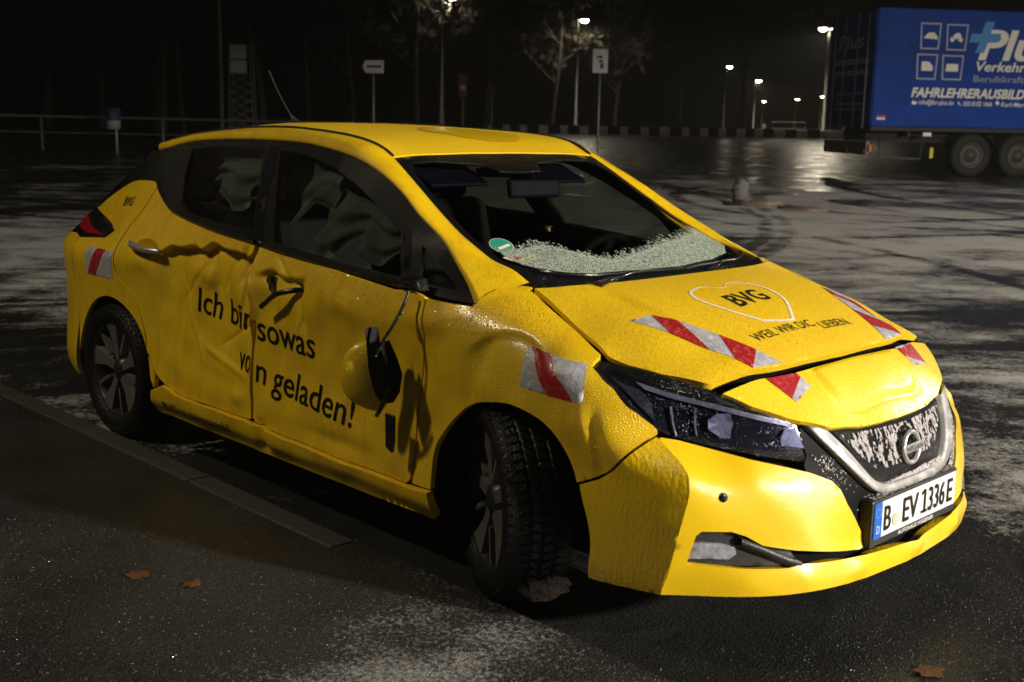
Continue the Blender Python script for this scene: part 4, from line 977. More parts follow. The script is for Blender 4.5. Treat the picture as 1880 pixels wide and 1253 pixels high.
# stickers inside the windscreen
WF = ws_fn(-.001)
disc = lambda x, y, rx, ry: [(x+rx*math.cos(t), y+ry*math.sin(t)) for t in np.linspace(0, 2*math.pi, 28)[:-1]]
st_ = panel('windscreen_sticker', disc(.960, -.527, .043, .037), WF, MT['sticker_g'], ws, (1, 0, 1), .03, 0, off=.002)
panel('windscreen_sticker', disc(.960, -.527, .046, .040), WF, MT['plate'], ws, (1, 0, 1), .03, 0, off=.001)
panel('sticker_field', [(.966, -.552), (.966, -.502), (.981, -.502), (.981, -.552)], WF, MT['plate'], ws, (1, 0, 1), .03, 0, off=.004)
panel('windscreen_sticker', [(1.02, -.578), (1.03, -.482), (1.10, -.462), (1.10, -.555)], WF, MT['plate'], ws, (1, 0, 1), .03, 0, off=.002)
panel('sticker_mark', [(1.035, -.540), (1.062, -.552), (1.062, -.520)], WF, MT['red'], ws, (1, 0, 1), .03, 0, off=.004)
panel('sticker_mark', [(1.068, -.565), (1.068, -.475), (1.076, -.475), (1.076, -.565)], WF, MT['heart'] if 0 else mat('yellow print', (.7, .5, .1), .5), ws, (1, 0, 1), .03, 0, off=.004)

# --- cabin
def rbox(name, a, b, mt, parent=car, bev=.03, M=None):
    mb = MB(); mb.box(a, b, M); return mb.build(name, mt, parent, False, bev)
rbox('cabin_floor', (-2.0, -.70, .24), (1.6, .70, .30), MT['void'])
rbox('underbody', (-2.0, -.66, .17), (1.95, .66, .24), MT['void'])
rbox('parcel_shelf', (-2.0, -.60, .92), (-1.35, .60, .95), MT['seat'])
rbox('firewall', (1.24, -.70, .30), (1.30, .70, .93), MT['void'])
mb = MB(); P = []
prof = [(.70, .70), (.74, .88), (.84, .945), (1.00, .955), (1.20, .955), (1.28, .90), (1.28, .6)]
loft('dashboard', [[(x, y, z-.02*(y/.75)**2) for x, z in prof] for y in np.linspace(-.74, .74, 9)], MT['matte'], car, smooth=False)
for y in (-.37, .37):
    Ms = Matrix.Translation((-.02, y, .55))
    sq = rbox('front_seat', (-.25, -.25, -.13), (.27, .25, .02), MT['seat'], car, .06, Ms)
    Mb2 = Matrix.Translation((-.22, y, .52))@Matrix.Rotation(R(-14), 4, 'Y')
    rbox('seat_back', (-.10, -.235, 0), (.06, .235, .66), MT['seat'], sq, .06, Mb2)
    Mh = Matrix.Translation((-.40, y, 1.24))@Matrix.Rotation(R(-8), 4, 'Y')
    rbox('headrest', (-.05, -.13, -.09), (.05, .13, .09), MT['seat'], sq, .04, Mh)
sq = rbox('rear_seat', (-1.25, -.62, .42), (-.75, .62, .58), MT['seat'], car, .06)
rbox('seat_back', (-.08, -.62, 0), (.08, .62, .60), MT['seat'], sq, .06, Matrix.Translation((-1.27, 0, .52))@Matrix.Rotation(R(-16), 4, 'Y'))
for y in (-.36, .36): rbox('headrest', (-.05, -.12, -.08), (.05, .12, .08), MT['seat'], sq, .04, Matrix.Translation((-1.45, y, 1.17)))
mb = MB(); Mw = Matrix.Translation((.60, .37, .90))@Matrix.Rotation(R(-62), 4, 'Y')
mb.lathe([(.185+.016*math.cos(t), .016*math.sin(t)) for t in np.linspace(0, 2*math.pi, 10)[:-1]], 40, Mw, closed=True); mb.lathe([(0, .02), (.06, .015), (.07, 0)], 20, Mw); mb.box((-.18, -.02, -.006), (.18, .02, .006), Mw); mb.build('steering_wheel', MT['matte'], car, True)
# mirror and sensor box at the top of the windscreen, sun visors
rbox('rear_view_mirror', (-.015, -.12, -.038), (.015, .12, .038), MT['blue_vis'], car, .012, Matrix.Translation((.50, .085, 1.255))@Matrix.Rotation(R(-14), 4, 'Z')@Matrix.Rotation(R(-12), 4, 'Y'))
rbox('sensor_box', (.36, -.11, 1.30), (.47, .11, 1.335), MT['matte'], car, .012)
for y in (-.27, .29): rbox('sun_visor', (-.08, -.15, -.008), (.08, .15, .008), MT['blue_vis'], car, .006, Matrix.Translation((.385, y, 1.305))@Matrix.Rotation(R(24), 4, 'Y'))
# deployed curtain airbag on the struck side: creased cloth hanging behind the glass
def curtain(x0, x1, ztop, zbot, y0, seed):
    rows = []; rs = np.random.default_rng(seed); ph = rs.random(6)*6
    xs = np.linspace(x0, x1, 60); ts = np.linspace(0, 1, 26)
    for t in ts:
        row = []
        for x in xs:
            zt = ztop(x); zb = zbot(x); z = zt+(zb-zt)*t
            y = float(G(x, z))-y0-.018*math.sin(x*26+ph[0]+t*2.2)*(.3+t)-.012*math.sin(x*47+ph[1]-t*3)*(.2+t)-.010*math.sin(t*15+x*6+ph[2])
            row.append((x, -y, z))
        rows.append(row)
    return rows
loft('curtain_airbag', curtain(-.02, .20, lambda x: 1.345, lambda x: 1.10+.10*math.sin(x*14), .06, 3), MT['airbag'], car)
loft('curtain_airbag', curtain(.17, .60, lambda x: 1.26-.28*max(0, x-.2), lambda x: 1.04+.04*math.sin(x*21), .085, 7), MT['airbag'], car)
loft('curtain_airbag', curtain(-.72, -.36, lambda x: 1.345, lambda x: 1.16+.25*max(0, -.5-x)+.03*math.sin(x*17), .06, 5), MT['airbag'], car)
# ================================================================ THE CAR PARK
FH = Vector((math.cos(YAW), math.sin(YAW), 0)); RH = Vector((math.sin(YAW), -math.cos(YAW), 0))
O0 = Vector((CAM_POS.x, CAM_POS.y, 0))
def gz(d): return float(np.interp(d, [12, 27, 35, 58, 100, 300], [0, .45, .6, 1.0, 1.2, 1.2]))
def place(d, l, h=0): p = O0+FH*d+RH*l; p.z = gz(d)+h; return p
def depth(x, y): return (x-O0.x)*FH.x+(y-O0.y)*FH.y
# --- ground materials
def node_math(nt, op, a, b=None, clamp=False):
    n = nt.nodes.new('ShaderNodeMath'); n.operation = op; n.use_clamp = clamp
    for i, v in enumerate((a, b)):
        if v is None: continue
        if isinstance(v, (int, float)): n.inputs[i].default_value = v
        else: nt.links.new(v, n.inputs[i])
    return n.outputs[0]
def ground_mat(name, asphalt, frost, field, rings, thr, wet=(.22, .5), grit=.05, bump2=.5, fn=(42, .44, .55)):
    m = bpy.data.materials.new(name); m.use_nodes = True; nt = m.node_tree; nodes = nt.nodes; p = nodes['Principled BSDF']
    tc = nodes.new('ShaderNodeTexCoord'); vec = tc.outputs['Object']
    def noise(sc, det=5, rough=.6, st=None):
        v = vec
        if st:
            mp = nodes.new('ShaderNodeMapping'); mp.vector_type = 'TEXTURE'; mp.inputs['Scale'].default_value = st[0]; mp.inputs['Rotation'].default_value = (0, 0, st[1]); nt.links.new(vec, mp.inputs['Vector']); v = mp.outputs['Vector']
        t = nodes.new('ShaderNodeTexNoise'); t.inputs['Scale'].default_value = sc; t.inputs['Detail'].default_value = det; t.inputs['Roughness'].default_value = rough
        nt.links.new(v, t.inputs['Vector']); return t.outputs['Fac']
    def dist(c, st=(1, 1)):
        mp = nodes.new('ShaderNodeVectorMath'); mp.operation = 'SUBTRACT'; nt.links.new(vec, mp.inputs[0]); mp.inputs[1].default_value = (*c, 0)
        m2 = nodes.new('ShaderNodeVectorMath'); m2.operation = 'MULTIPLY'; nt.links.new(mp.outputs[0], m2.inputs[0]); m2.inputs[1].default_value = (*st, 0)
        l = nodes.new('ShaderNodeVectorMath'); l.operation = 'LENGTH'; nt.links.new(m2.outputs[0], l.inputs[0]); return l.outputs['Value']
    # frost = how much lies there (cover) against fine grain, thicker on the open field, wiped away along the tyre tracks
    f = node_math(nt, 'ADD', node_math(nt, 'MULTIPLY', noise(.7, 5, .6, ((1.3, .9, 1), R(45.8))), .80), thr[0]-.125)
    for c, r_, amt, st in field:
        g = nodes.new('ShaderNodeMapRange'); g.interpolation_type = 'SMOOTHSTEP'; g.inputs['From Min'].default_value = 0; g.inputs['From Max'].default_value = r_
        g.inputs['To Min'].default_value = amt; g.inputs['To Max'].default_value = 0; nt.links.new(dist(c, st), g.inputs['Value']); f = node_math(nt, 'ADD', f, g.outputs['Result'])
    wob = node_math(nt, 'MULTIPLY', node_math(nt, 'SUBTRACT', noise(.5, 2), .5), .35)
    for c, r_, w_, amt in rings:
        d = node_math(nt, 'ABSOLUTE', node_math(nt, 'SUBTRACT', node_math(nt, 'ADD', dist(c), wob), r_))
        g = nodes.new('ShaderNodeMapRange'); g.interpolation_type = 'SMOOTHSTEP'; g.inputs['From Min'].default_value = w_*.4; g.inputs['From Max'].default_value = w_*1.5
        g.inputs['To Min'].default_value = amt; g.inputs['To Max'].default_value = 0; nt.links.new(d, g.inputs['Value']); f = node_math(nt, 'SUBTRACT', f, g.outputs['Result'])
    grain = node_math(nt, 'ADD', node_math(nt, 'MULTIPLY', noise(3.0, 8, .75, ((1.3, .85, 1), R(45.8))), 1-fn[2]), node_math(nt, 'MULTIPLY', noise(fn[0], 4, .75), fn[2]))
    mask = node_math(nt, 'ADD', node_math(nt, 'MULTIPLY', node_math(nt, 'SUBTRACT', f, grain), thr[1]), .5, True)
    ca = nodes.new('ShaderNodeMix'); ca.data_type = 'RGBA'; ca.inputs['A'].default_value = (*asphalt, 1); ca.inputs['B'].default_value = (*[min(1, a*2.6+grit) for a in asphalt], 1)
    gr = nodes.new('ShaderNodeMapRange'); gr.inputs['From Min'].default_value = .52; gr.inputs['From Max'].default_value = .72; nt.links.new(noise(150, 2, .8), gr.inputs['Value']); nt.links.new(gr.outputs['Result'], ca.inputs['Factor'])
    mx = nodes.new('ShaderNodeMix'); mx.data_type = 'RGBA'; mx.inputs['B'].default_value = (*frost, 1)
    nt.links.new(mask, mx.inputs['Factor']); nt.links.new(ca.outputs['Result'], mx.inputs['A']); nt.links.new(mx.outputs['Result'], p.inputs['Base Color'])
    rg = nodes.new('ShaderNodeMapRange'); rg.inputs['From Min'].default_value = .35; rg.inputs['From Max'].default_value = .65; rg.inputs['To Min'].default_value = wet[0]; rg.inputs['To Max'].default_value = wet[1]; nt.links.new(noise(1.7, 5), rg.inputs['Value'])
    r2 = nodes.new('ShaderNodeMix'); r2.data_type = 'FLOAT'; nt.links.new(mask, r2.inputs['Factor']); nt.links.new(rg.outputs['Result'], r2.inputs['A']); r2.inputs['B'].default_value = .75; nt.links.new(r2.outputs['Result'], p.inputs['Roughness'])
    nrm = _bump(nt, nodes, 'noise', 3.5, .25, .03, None, vec); nrm = _bump(nt, nodes, 'noise', 55, .45, .008, nrm, vec); nrm = _bump(nt, nodes, 'drops', 95, bump2, .006, nrm, vec)
    nt.links.new(nrm, p.inputs['Normal']); return m
MT['road'] = ground_mat('wet asphalt with trampled frost', (.012, .012, .0115), (.42, .41, .40), [((-2.5, 13.0), 14, .13, (1, 1)), ((-6.0, 11.3), 5.0, .12, (1, 1)), ((-9, 8), 26, .105, (1, 1)), ((-20, 31), 15, -.26, (1, 1)), ((4.2, 4.0), 6, .09, (1, 1)), ((1.6, -.1), 2.2, -.22, (.7, 1)), ((-9, 3), 7, .13, (1, 1)), ((-9, 28), 9, -.15, (1, 1))],
                        [((-14.6, 4.3), 9.7, 0.1, 0.11), ((-14.6, 4.3), 10.0, 0.1, 0.11), ((-14.6, 4.3), 11.2, 0.1, 0.11), ((-14.6, 4.3), 11.5, 0.1, 0.11), ((-6.0, 16.0), 2.6, 0.13, 0.11), ((-6.0, 16.0), 4.1, 0.13, 0.11), ((-1.0, 26.0), 11.0, 0.12, 0.11), ((-1.0, 26.0), 12.5, 0.12, 0.11), ((7.0, -2.0), 9.5, 0.1, 0.11), ((7.0, -2.0), 11.0, 0.1, 0.11), ((-9.0, -3.0), 9.0, 0.12, 0.11), ((-9.0, -3.0), 10.5, 0.12, 0.11), ((-9.0, -3.0), 14.0, 0.12, 0.11), ((-20, 20), 17.0, 0.14, 0.11), ((-20, 20), 18.5, 0.14, 0.11)], (.05, 5.4), (.18, .45), .04, .5, (30, 0, .45))
MT['pave'] = ground_mat('pavement asphalt with ice grains', (.014, .0138, .0135), (.25, .245, .245), [((1.55, -1.2), 1.25, .17, (1, 1.3)), ((.7, -1.9), 1.2, .05, (1, 1)), ((-1.2, -1.6), 3, -.06, (1, 1))], [], (.048, 7.0), (.30, .6), .018, .8, (60, 0, .62))
MT['kerbstone'] = mat('granite kerb', (.05, .048, .044), .5, bump=[('noise', 40, .5, .008), ('drops', 110, .5, .004)], var=(60, (.03, .028, .026), .45, .7))
# --- ground: one sheet to the horizon
Ds = np.unique(np.concatenate([np.arange(-14, 70, 2.0), np.arange(70, 420, 25)])); Ls = np.unique(np.concatenate([np.arange(-60, 66, 3.0), np.arange(-300, -60, 30), np.arange(66, 330, 30)]))
vs = [tuple(place(d, l)) for d in Ds for l in Ls]; n = len(Ls)
fs = [(i*n+j, i*n+j+1, (i+1)*n+j+1, (i+1)*n+j) for i in range(len(Ds)-1) for j in range(n-1)]
struct(mesh_obj('ground', vs, [f[::-1] for f in fs], MT['road']))
# --- raised pavement with its kerb stones
KZ = .05; KY = -.925
mb = MB(); pts = [(-12, KY-.115), (.660, KY-.115), (.660, KY), (14, KY-.02), (14, -9), (-12, -9)]
V2, T = tri2d(pts, .6); vs = [(x, y, KZ+.004*math.sin(x*2.1)*math.sin(y*3)) for x, y in V2]; fs = T.tolist()
k = len(vs); L = resamp(pts, .6); nl = len(L)
vs += [(x, y, KZ+.004*math.sin(x*2.1)*math.sin(y*3)) for x, y in L]+[(x, y, -.05) for x, y in L]
fs += [(k+i, k+(i+1) % nl, k+(i+1) % nl+nl, k+i+nl) for i in range(nl)]
pave = struct(mesh_obj('pavement', vs, fs, MT['pave'], None, False))
mb = MB(); mb.box((-.497, -.056, -.10), (.497, .056, 0)); st0 = mb.build('kerb_stone', MT['kerbstone'], pave, False, .012)
for i in range(12):
    o = st0 if i == 0 else st0.copy()
    if i: COL.objects.link(o)
    o.location = (.158-i*1.0, KY-.058+random.uniform(-.003, .003), KZ+.006+random.uniform(-.003, .003)); o.rotation_euler = (random.uniform(-.01, .01), random.uniform(-.004, .004), 0)
# loose ice grains that catch the lamp light
MT['grain'] = mat('clear ice grain', (.55, .55, .55), .12, spec=1.0)
gp = [(-3.5, KY-.12), (2.6, KY-.02), (2.6, -2.6), (-3.5, -2.6)]
flakes('ice_grains', gp, lambda Q: np.stack([Q[:, 0], Q[:, 1], KZ+.002+.004*np.sin(Q[:, 0]*2.1)*np.sin(Q[:, 1]*3)], -1), (0, 0, 1), 9000, .0016, MT['grain'], pave, .6)
flakes('ice_grains', [(1.9, -.9), (3.4, -.9), (5, 2.5), (2.0, 4.5), (-1, 3.5), (2.3, .8)], lambda Q: np.stack([Q[:, 0], Q[:, 1], .001+0*Q[:, 0]], -1), (0, 0, 1), 9000, .0018, MT['grain'], bpy.data.objects['ground'], .6)
# fallen leaves
MT['leaf'] = mat('brown fallen leaf', (.085, .038, .015), .5, bump=[('noise', 60, .5, .004)], var=(30, (.10, .04, .015), .4, .7))
def leaf(loc, rz, sc, label, curl):
    n = 22; v = []
    for k in range(n):
        a = 2*math.pi*k/n; r_ = sc*(.55+.30*abs(math.cos(2.5*a))+.12*math.cos(a)+(.08 if k % 2 else 0)); v.append((r_*math.cos(a), r_*math.sin(a)*.8, curl*sc*(math.cos(a*2)+.6*math.cos(3*a+1))*.5+curl*sc))
    vs = [(0, 0, .004+curl*sc*.3)]+v; fs = [(0, 1+k, 1+(k+1) % n) for k in range(n)]
    m = len(vs); vs2 = vs+[(a, b, c-.0012) for a, b, c in vs]; fs2 = fs+[tuple(i+m for i in f[::-1]) for f in fs]+[(1+k, 1+k+m, 1+(k+1) % n+m, 1+(k+1) % n) for k in range(n)]
    o = mesh_obj('fallen_leaf', vs2, fs2, MT['leaf'], None, False); o.location = loc; o.rotation_euler = (0, 0, rz); return tag(o, label, 'leaf')
leaf((.45, -1.65, KZ+.004), .5, .050, 'orange brown fallen leaf lying flat on the pavement in the left foreground', .05)
leaf((.64, -1.56, KZ+.004), 2.1, .042, 'dull reddish fallen leaf on the pavement, right beside the orange brown leaf', .10)
leaf((2.47, -.27, .006), 1.2, .055, 'yellowish fallen leaf on the black road in the bottom right corner', .06)

# ================================================================ street lamps
MT['pole'] = mat('galvanised pole', (.30, .30, .28), .5, metal=.3, bump=[('noise', 20, .2, .01)])
MT['head'] = mat('lamp housing', (.10, .10, .10), .5)
def lamp_glow(col, st): return mat('lit lamp glass', (.8, .8, .8), .4, emis=(col, st))
GLOW = lamp_glow((1.0, .90, .68), 60); GLOW_FAR = lamp_glow((1.0, .88, .66), 90); GLOW_OR = lamp_glow((1.0, .66, .36), 60)
def street_lamp(loc, h, label, arms, glow, watts, col, lens=.15, group=None, cone=None, soft=.12):
    """arms: directions of the heads"""
    t = tag(empty('street_lamp', loc), label, 'street lamp', group)
    mb = MB(); mb.tube([(0, 0, -.1), (0, 0, 1.2), (0, 0, 1.21), (0, 0, h)], [.085, .085, .06, .042], 12); mb.build('pole', MT['pole'], t, True)
    for d in arms:
        d = Vector((d[0], d[1], 0)).normalized(); e = Vector((0, 0, h-.05))+d*.32
        mb = MB(); mb.tube([(0, 0, h-.12), Vector((0, 0, h-.02))+d*.12, e], [.035, .03, .028], 8); mb.build('arm', MT['pole'], t, True)
        M_ = Matrix.Translation(e)
        mb = MB(); mb.lathe([(0, .10), (.10, .085), (.19, .03), (.20, 0), (.17, -.01)], 20, M_); hd = mb.build('lamp_head', MT['head'], t, True)
        mb = MB(); mb.lathe([(lens*1.3, 0), (lens*1.25, -.05), (lens*.8, -.12), (0, -.15)], 20, M_); mb.build('lamp_glass', glow, hd, True)
        if watts:
            L = bpy.data.lights.new('street_light', 'SPOT'); L.energy = watts; L.color = col; L.shadow_soft_size = soft; L.spot_size = cone or R(178); L.spot_blend = .15
            lo = bpy.data.objects.new('street_light', L); COL.objects.link(lo); lo.location = e+Vector((0, 0, -.2)); lo.parent = t
    return t
for lab, (x, y), h, col, w_, soft in NEAR_LAMPS:
    street_lamp((x, y, gz(depth(x, y))), h, lab, [(-x, -y)], lamp_glow(col, 60), w_, col, soft=soft)
def L_of(u, d): return (u-940)/2127.5*d*.983
street_lamp(place(45, L_of(803, 45)), 5.36, 'lit street lamp before the trees, its head cut by the top edge of the picture', [RH], GLOW, 70, (1, .88, .66))
street_lamp(place(60, L_of(1049, 60)), 5.65, 'lit single street lamp beside the white parking sign', [RH], GLOW, 260, (1, .88, .66))
street_lamp(place(60, L_of(1503, 60)), 5.45, 'lit street lamp with two heads left of the blue trailer', [RH, -RH], GLOW, 260, (1, .88, .66))
street_lamp(place(110, L_of(1320, 110)), 5.75, 'small far lit lamp, highest of the far lights', [RH], GLOW_FAR, 0, (1, .86, .6), .16)
street_lamp(place(130, L_of(1375, 130)), 5.3, 'far lit lamp below and right of the highest far light', [RH], GLOW_FAR, 500, (1, .8, .5), .22)
for u, d, h, lab in ((1390, 250, 5.6, 'tiny orange far light, leftmost of the three in a row'), (1450, 230, 5.7, 'tiny orange far light in the middle of the three in a row'), (1496, 210, 5.8, 'tiny orange far light, rightmost of the three in a row')):
    street_lamp(place(d, L_of(u, d)), h, lab, [RH], GLOW_OR, 0, (1, .7, .4), .30)
t = tag(empty('lamp_post', place(45, L_of(400, 45))), 'tall plain post rising out of the picture beside the lattice tower', 'post')
mb = MB(); mb.tube([(0, 0, -.1), (0, 0, 9)], [.08, .05], 10); mb.build('pole', MT['pole'], t, True)

# ================================================================ signs, rail, barrier
MT['sign_white'] = mat('white sign face', (.8, .8, .8), .5); MT['sign_back'] = mat('grey sign back', (.2, .2, .2), .5)
MT['sign_orange'] = mat('orange sign face', (.22, .06, .02), .5); MT['sign_dark'] = mat('dark print', (.03, .03, .04), .6); MT['sign_blue'] = mat('blue print', (.02, .05, .22), .5)
FACE = math.atan2(-FH.y, -FH.x)      # yaw that faces the photographer
def facing(loc): e = Matrix.Translation(loc)@Matrix.Rotation(FACE+R(90), 4, 'Z'); return e   # local x = picture right, local -y towards the photographer
def sign(u, d, zlo, zhi, wpx, label, shape, post=True, marks=()):
    loc = place(d, L_of(u, d)); t = tag(empty('sign', loc), label, 'sign')
    t.rotation_euler = (0, 0, FACE+R(90)); w_ = wpx/2127.5*d/2; z0, z1 = zlo-loc.z, zhi-loc.z
    if post: mb = MB(); mb.tube([(0, .03, -.1), (0, .03, z1-.05)], .035, 10); mb.build('post', MT['pole'], t, True)
    Mf = Matrix.Rotation(R(90), 4, 'X')
    poly = [(-w_, z0), (w_, z0), (w_, z1), (-w_, z1)] if shape == 'rect' else [(-w_, (z0+z1)/2), (-w_*.72, z0), (w_, z0), (w_, z1), (-w_*.72, z1)]
    mb = MB(); mb.prism(poly, -.01, .01, Mf); b = mb.build('board', MT['sign_orange'] if 'orange' in label else MT['sign_white'], t)
    for x0, x1, a0, a1, mt in marks:
        mb = MB(); mb.box((x0*w_, -.014, z0+(z1-z0)*a0), (x1*w_, -.0105, z0+(z1-z0)*a1)); mb.build('print', mt, b)
zof = lambda u, v, d: CAM_POS.z+(224.5+(u-940)*math.tan(ROLL)-v)/2127.5*d*.966
sign(1091, 33, zof(1091, 135, 33), zof(1091, 92, 33), 27, 'white rectangular parking sign on a post right of the single lamp', 'rect', True, [(-.2, .35, .45, .55, MT['sign_dark']), (.0, .45, .18, .42, MT['sign_blue']), (-.5, .3, .62, .72, MT['sign_dark'])])
sign(678, 35, zof(678, 135, 35), zof(678, 112, 35), 38, 'white direction sign pointing left, before the dark trees', 'arrow', True, [(-.6, .8, .42, .60, MT['sign_dark'])])
sign(842, 50, zof(842, 178, 50), zof(842, 136, 50), 15, 'small upright orange sign among the trees', 'rect', True, [(-.6, .6, .3, .5, MT['sign_white'])])
sign(895, 52, zof(895, 175, 52), zof(895, 158, 52), 10, 'small white plate right of the orange sign', 'rect', True)
sign(1395, 70, zof(1395, 240, 70), zof(1395, 228, 70), 6, 'tiny pale marker under the far lamps', 'rect', True)
# lattice tower with a white board
t = tag(empty('lattice_tower', place(45, L_of(436, 45))), 'pale lattice tower with a white board left of the car roof', 'tower'); t.rotation_euler = (0, 0, FACE+R(90))
z0 = t.location.z; zt = zof(436, 84, 45)-z0; zm = zof(436, 138, 45)-z0
mb = MB()
for x in (-.34, .42):
    for y in (-.25, .25): mb.tube([(x*1.25, y, -.1), (x, y, zt)], .022, 6)
for i in range(7):
    a, b = zm*i/7, zm*(i+1)/7
    for y in (-.25, .25):
        mb.tube([(-.38, y, a), (.36, y, b)], .014, 5); mb.tube([(.38, y, a), (-.36, y, b)], .014, 5); mb.tube([(-.37, y, b), (.37, y, b)], .014, 5)
mb.build('frame', MT['pole'], t)
for a, b in ((.04, .48), (.52, .98)):
    mb = MB(); mb.box((-.31, -.30, zm+(zt-zm)*a), (.31, -.28, zm+(zt-zm)*b)); mb.build('board', MT['sign_white'], t)
# handrail on the left
t = tag(empty('handrail', place(32, L_of(250, 32))), 'long low grey handrail in front of the dark wood on the left', 'railing'); t.rotation_euler = (0, 0, FACE+R(90))
mb = MB(); zr = zof(250, 216, 32)-t.location.z; mb.tube([(-14, 0, zr+.04), (8.3, 0, zr-.06)], .035, 8); mb.build('rail', mat('dull rail', (.12, .12, .115), .6), t, True)
mb = MB(); mb.tube([(-14, 0, zr-.40), (8.3, 0, zr-.48)], .022, 8); mb.build('lower_rail', MT['head'], t, True)
for i in range(7):
    mb = MB(); x = -12.6+i*3.3; mb.tube([(x, 0, -.1), (x, 0, zr+.01)], .04, 8); mb.build('post', MT['head'], t, True)
# litter bin on the rail
t = tag(empty('litter_bin', place(30.5, L_of(200, 30.5))), 'litter bin, blue above and white below, at the handrail', 'bin'); z0 = t.location.z; za, zb, zc = zof(200, 238, 30)-z0, zof(200, 222, 30)-z0, zof(200, 197, 30)-z0
t.rotation_euler = (0, 0, FACE+R(90))
mb = MB(); mb.lathe([(0, za), (.17, za), (.185, zb)], 20); mb.build('bin_body', mat('dull white plastic', (.3, .3, .3), .6), t, True)
mb = MB(); mb.lathe([(.185, zb+.003), (.19, zc-.05), (.13, zc), (0, zc)], 20); mb.build('bin_hood', mat('blue plastic', (.015, .03, .08), .6), t, True)
mb = MB(); mb.tube([(0, .2, -.1), (0, .2, zc)], .03, 8); mb.build('post', MT['pole'], t, True)
# black and white barrier of blocks at the far edge
t = tag(empty('striped_barrier', place(58, L_of(1200, 58))), 'low barrier of pale and black blocks along the far edge of the car park', 'barrier'); t.rotation_euler = (0, 0, FACE+R(90))
MT['block_w'] = mat('pale concrete block', (.60, .58, .53), .8, var=(4, (.4, .38, .42), .4, .7)); MT['block_b'] = mat('black block', (.008, .008, .008), .9)
x = -8.5; k = 0
while x < 13:
    w_ = random.uniform(.42, .62) if k % 2 else random.uniform(.36, .5)
    if x > 5.5 and k % 2 == 0: w_ *= random.uniform(1.2, 2.4)
    mb = MB(); mb.box((x, -.2, 0), (x+w_-.02, .2, .38 if k % 2 == 0 else .42)); mb.build('block', MT['block_w'] if k % 2 == 0 else MT['block_b'], t, False, .02)
    x += w_; k += 1
# white low rail frame far right
t = tag(empty('bicycle_stand', place(64, L_of(1440, 64))), 'low pale metal frame left of the two headed lamp', 'frame'); t.rotation_euler = (0, 0, FACE+R(90))
mb = MB(); mb.tube([(-.9, 0, 0), (-.9, 0, .75), (.9, 0, .75), (.9, 0, 0)], .03, 8); mb.build('frame', MT['pole'], t)
mb = MB(); mb.tube([(-.9, 0, .4), (.9, 0, .4)], .025, 8); mb.build('cross_bar', MT['pole'], t)
# stone block and slush heap on the lot
def rough_lump(loc, sc, mt, name, label, cat, seed):
    o = clod(Vector((0, 0, 0)), 1, sc, mt, None, name, seed); o.location = loc; return tag(o, label, cat)
rough_lump(place(20.5, L_of(1358, 20.5), .12), (.14, .14, .24), mat('dirty snow', (.12, .115, .105), .8, bump=[('noise', 14, .6, .03)]), 'snow_lump', 'upright lump of dirty snow standing left of the trailer bumper', 'snow lump', 4)
rough_lump(place(19.6, L_of(1385, 19.6), .0), (.5, .42, .07), MT['mud'], 'slush_heap', 'flat heap of grey slush below the upright snow lump', 'slush heap', 8)
rough_lump(place(19.0, L_of(1475, 19.0), .0), (.45, .3, .05), MT['mud'], 'slush_heap', 'thin strip of grey slush between the snow lump and the trailer', 'slush heap', 9)
# low dark hedge behind the handrail
# ================================================================ trees
MT['bark'] = mat('dark bark', (.055, .045, .035), .9, bump=[('noise', 12, .8, .03)]); MT['twig'] = mat('frosted twigs', (.05, .044, .035), .8); MT['oldleaf'] = mat('withered leaves', (.055, .047, .03), .8)
def tree(d, l, h, label, seed, rad=.16, leaves=500, first=.32):
    rs = random.Random(seed); t = tag(empty('bare_tree', place(d, l)), label, 'tree', 'trees at the edge of the car park')
    trunk, br, lf = MB(), MB(), MB()
    def grow(p, dv, ln, r_, lev):
        pts = [p]; n = 4 if lev < 2 else 3
        for i in range(n):
            dv = (dv+Vector((rs.gauss(0, .12), rs.gauss(0, .12), rs.gauss(.03, .08)))*(1 if lev else .5)).normalized(); p = p+dv*ln/n; pts.append(p)
        rr = [r_*(1-.55*i/n) for i in range(n+1)]
        (trunk if lev == 0 else br).tube(pts, rr, 9 if lev == 0 else (5 if lev < 3 else 3), False)
        if lev >= 3:
            for q in pts[1:]:
                if rs.random() < leaves/900:
                    a, b, s_ = Vector((rs.gauss(0, 1), rs.gauss(0, 1), rs.gauss(0, 1))).normalized(), Vector((rs.gauss(0, 1), rs.gauss(0, 1), rs.gauss(0, 1))).normalized(), rs.uniform(.05, .42)
                    q = q+a*.08; lf.add([q, q+a*s_, q+a*s_+b*s_*.7, q+b*s_*.7], [(0, 1, 2, 3)])
        if lev < 4:
            k = {0: 8, 1: 5, 2: 4, 3: 3}[lev]
            for i in range(k):
                f_ = first+(1-first)*(i+rs.random())/k if lev == 0 else .25+.75*(i+rs.random())/k
                j = min(n-1, int(f_*n)); q = pts[j].lerp(pts[j+1], f_*n-j); a = rs.random()*6.28
                side = Vector((math.cos(a), math.sin(a), rs.uniform(.1, .7)))
                nd = (dv*rs.uniform(.3, .8)+side*rs.uniform(.6, 1)).normalized()
                grow(q, nd, ln*rs.uniform(.38, .58)*(1.05 if lev else .75), rr[j]*.5, lev+1)
    grow(Vector((0, 0, -.1)), Vector((0, 0, 1)), h, rad, 0)
    trunk.build('trunk', MT['bark'], t, True); c = br.build('crown', MT['twig'], t, False)
    if lf.v: lf.build('leaves', MT['oldleaf'], c)
tree(47, L_of(880, 47), 6.4, 'bare tree lit from behind, right of the first street lamp', 1, .13, 900)
tree(62, L_of(1005, 62), 6.2, 'thin bare tree left of the single street lamp', 2, .12, 300)
tree(64, L_of(1120, 64), 5.5, 'dim bare tree behind the parking sign', 3, .12, 300)
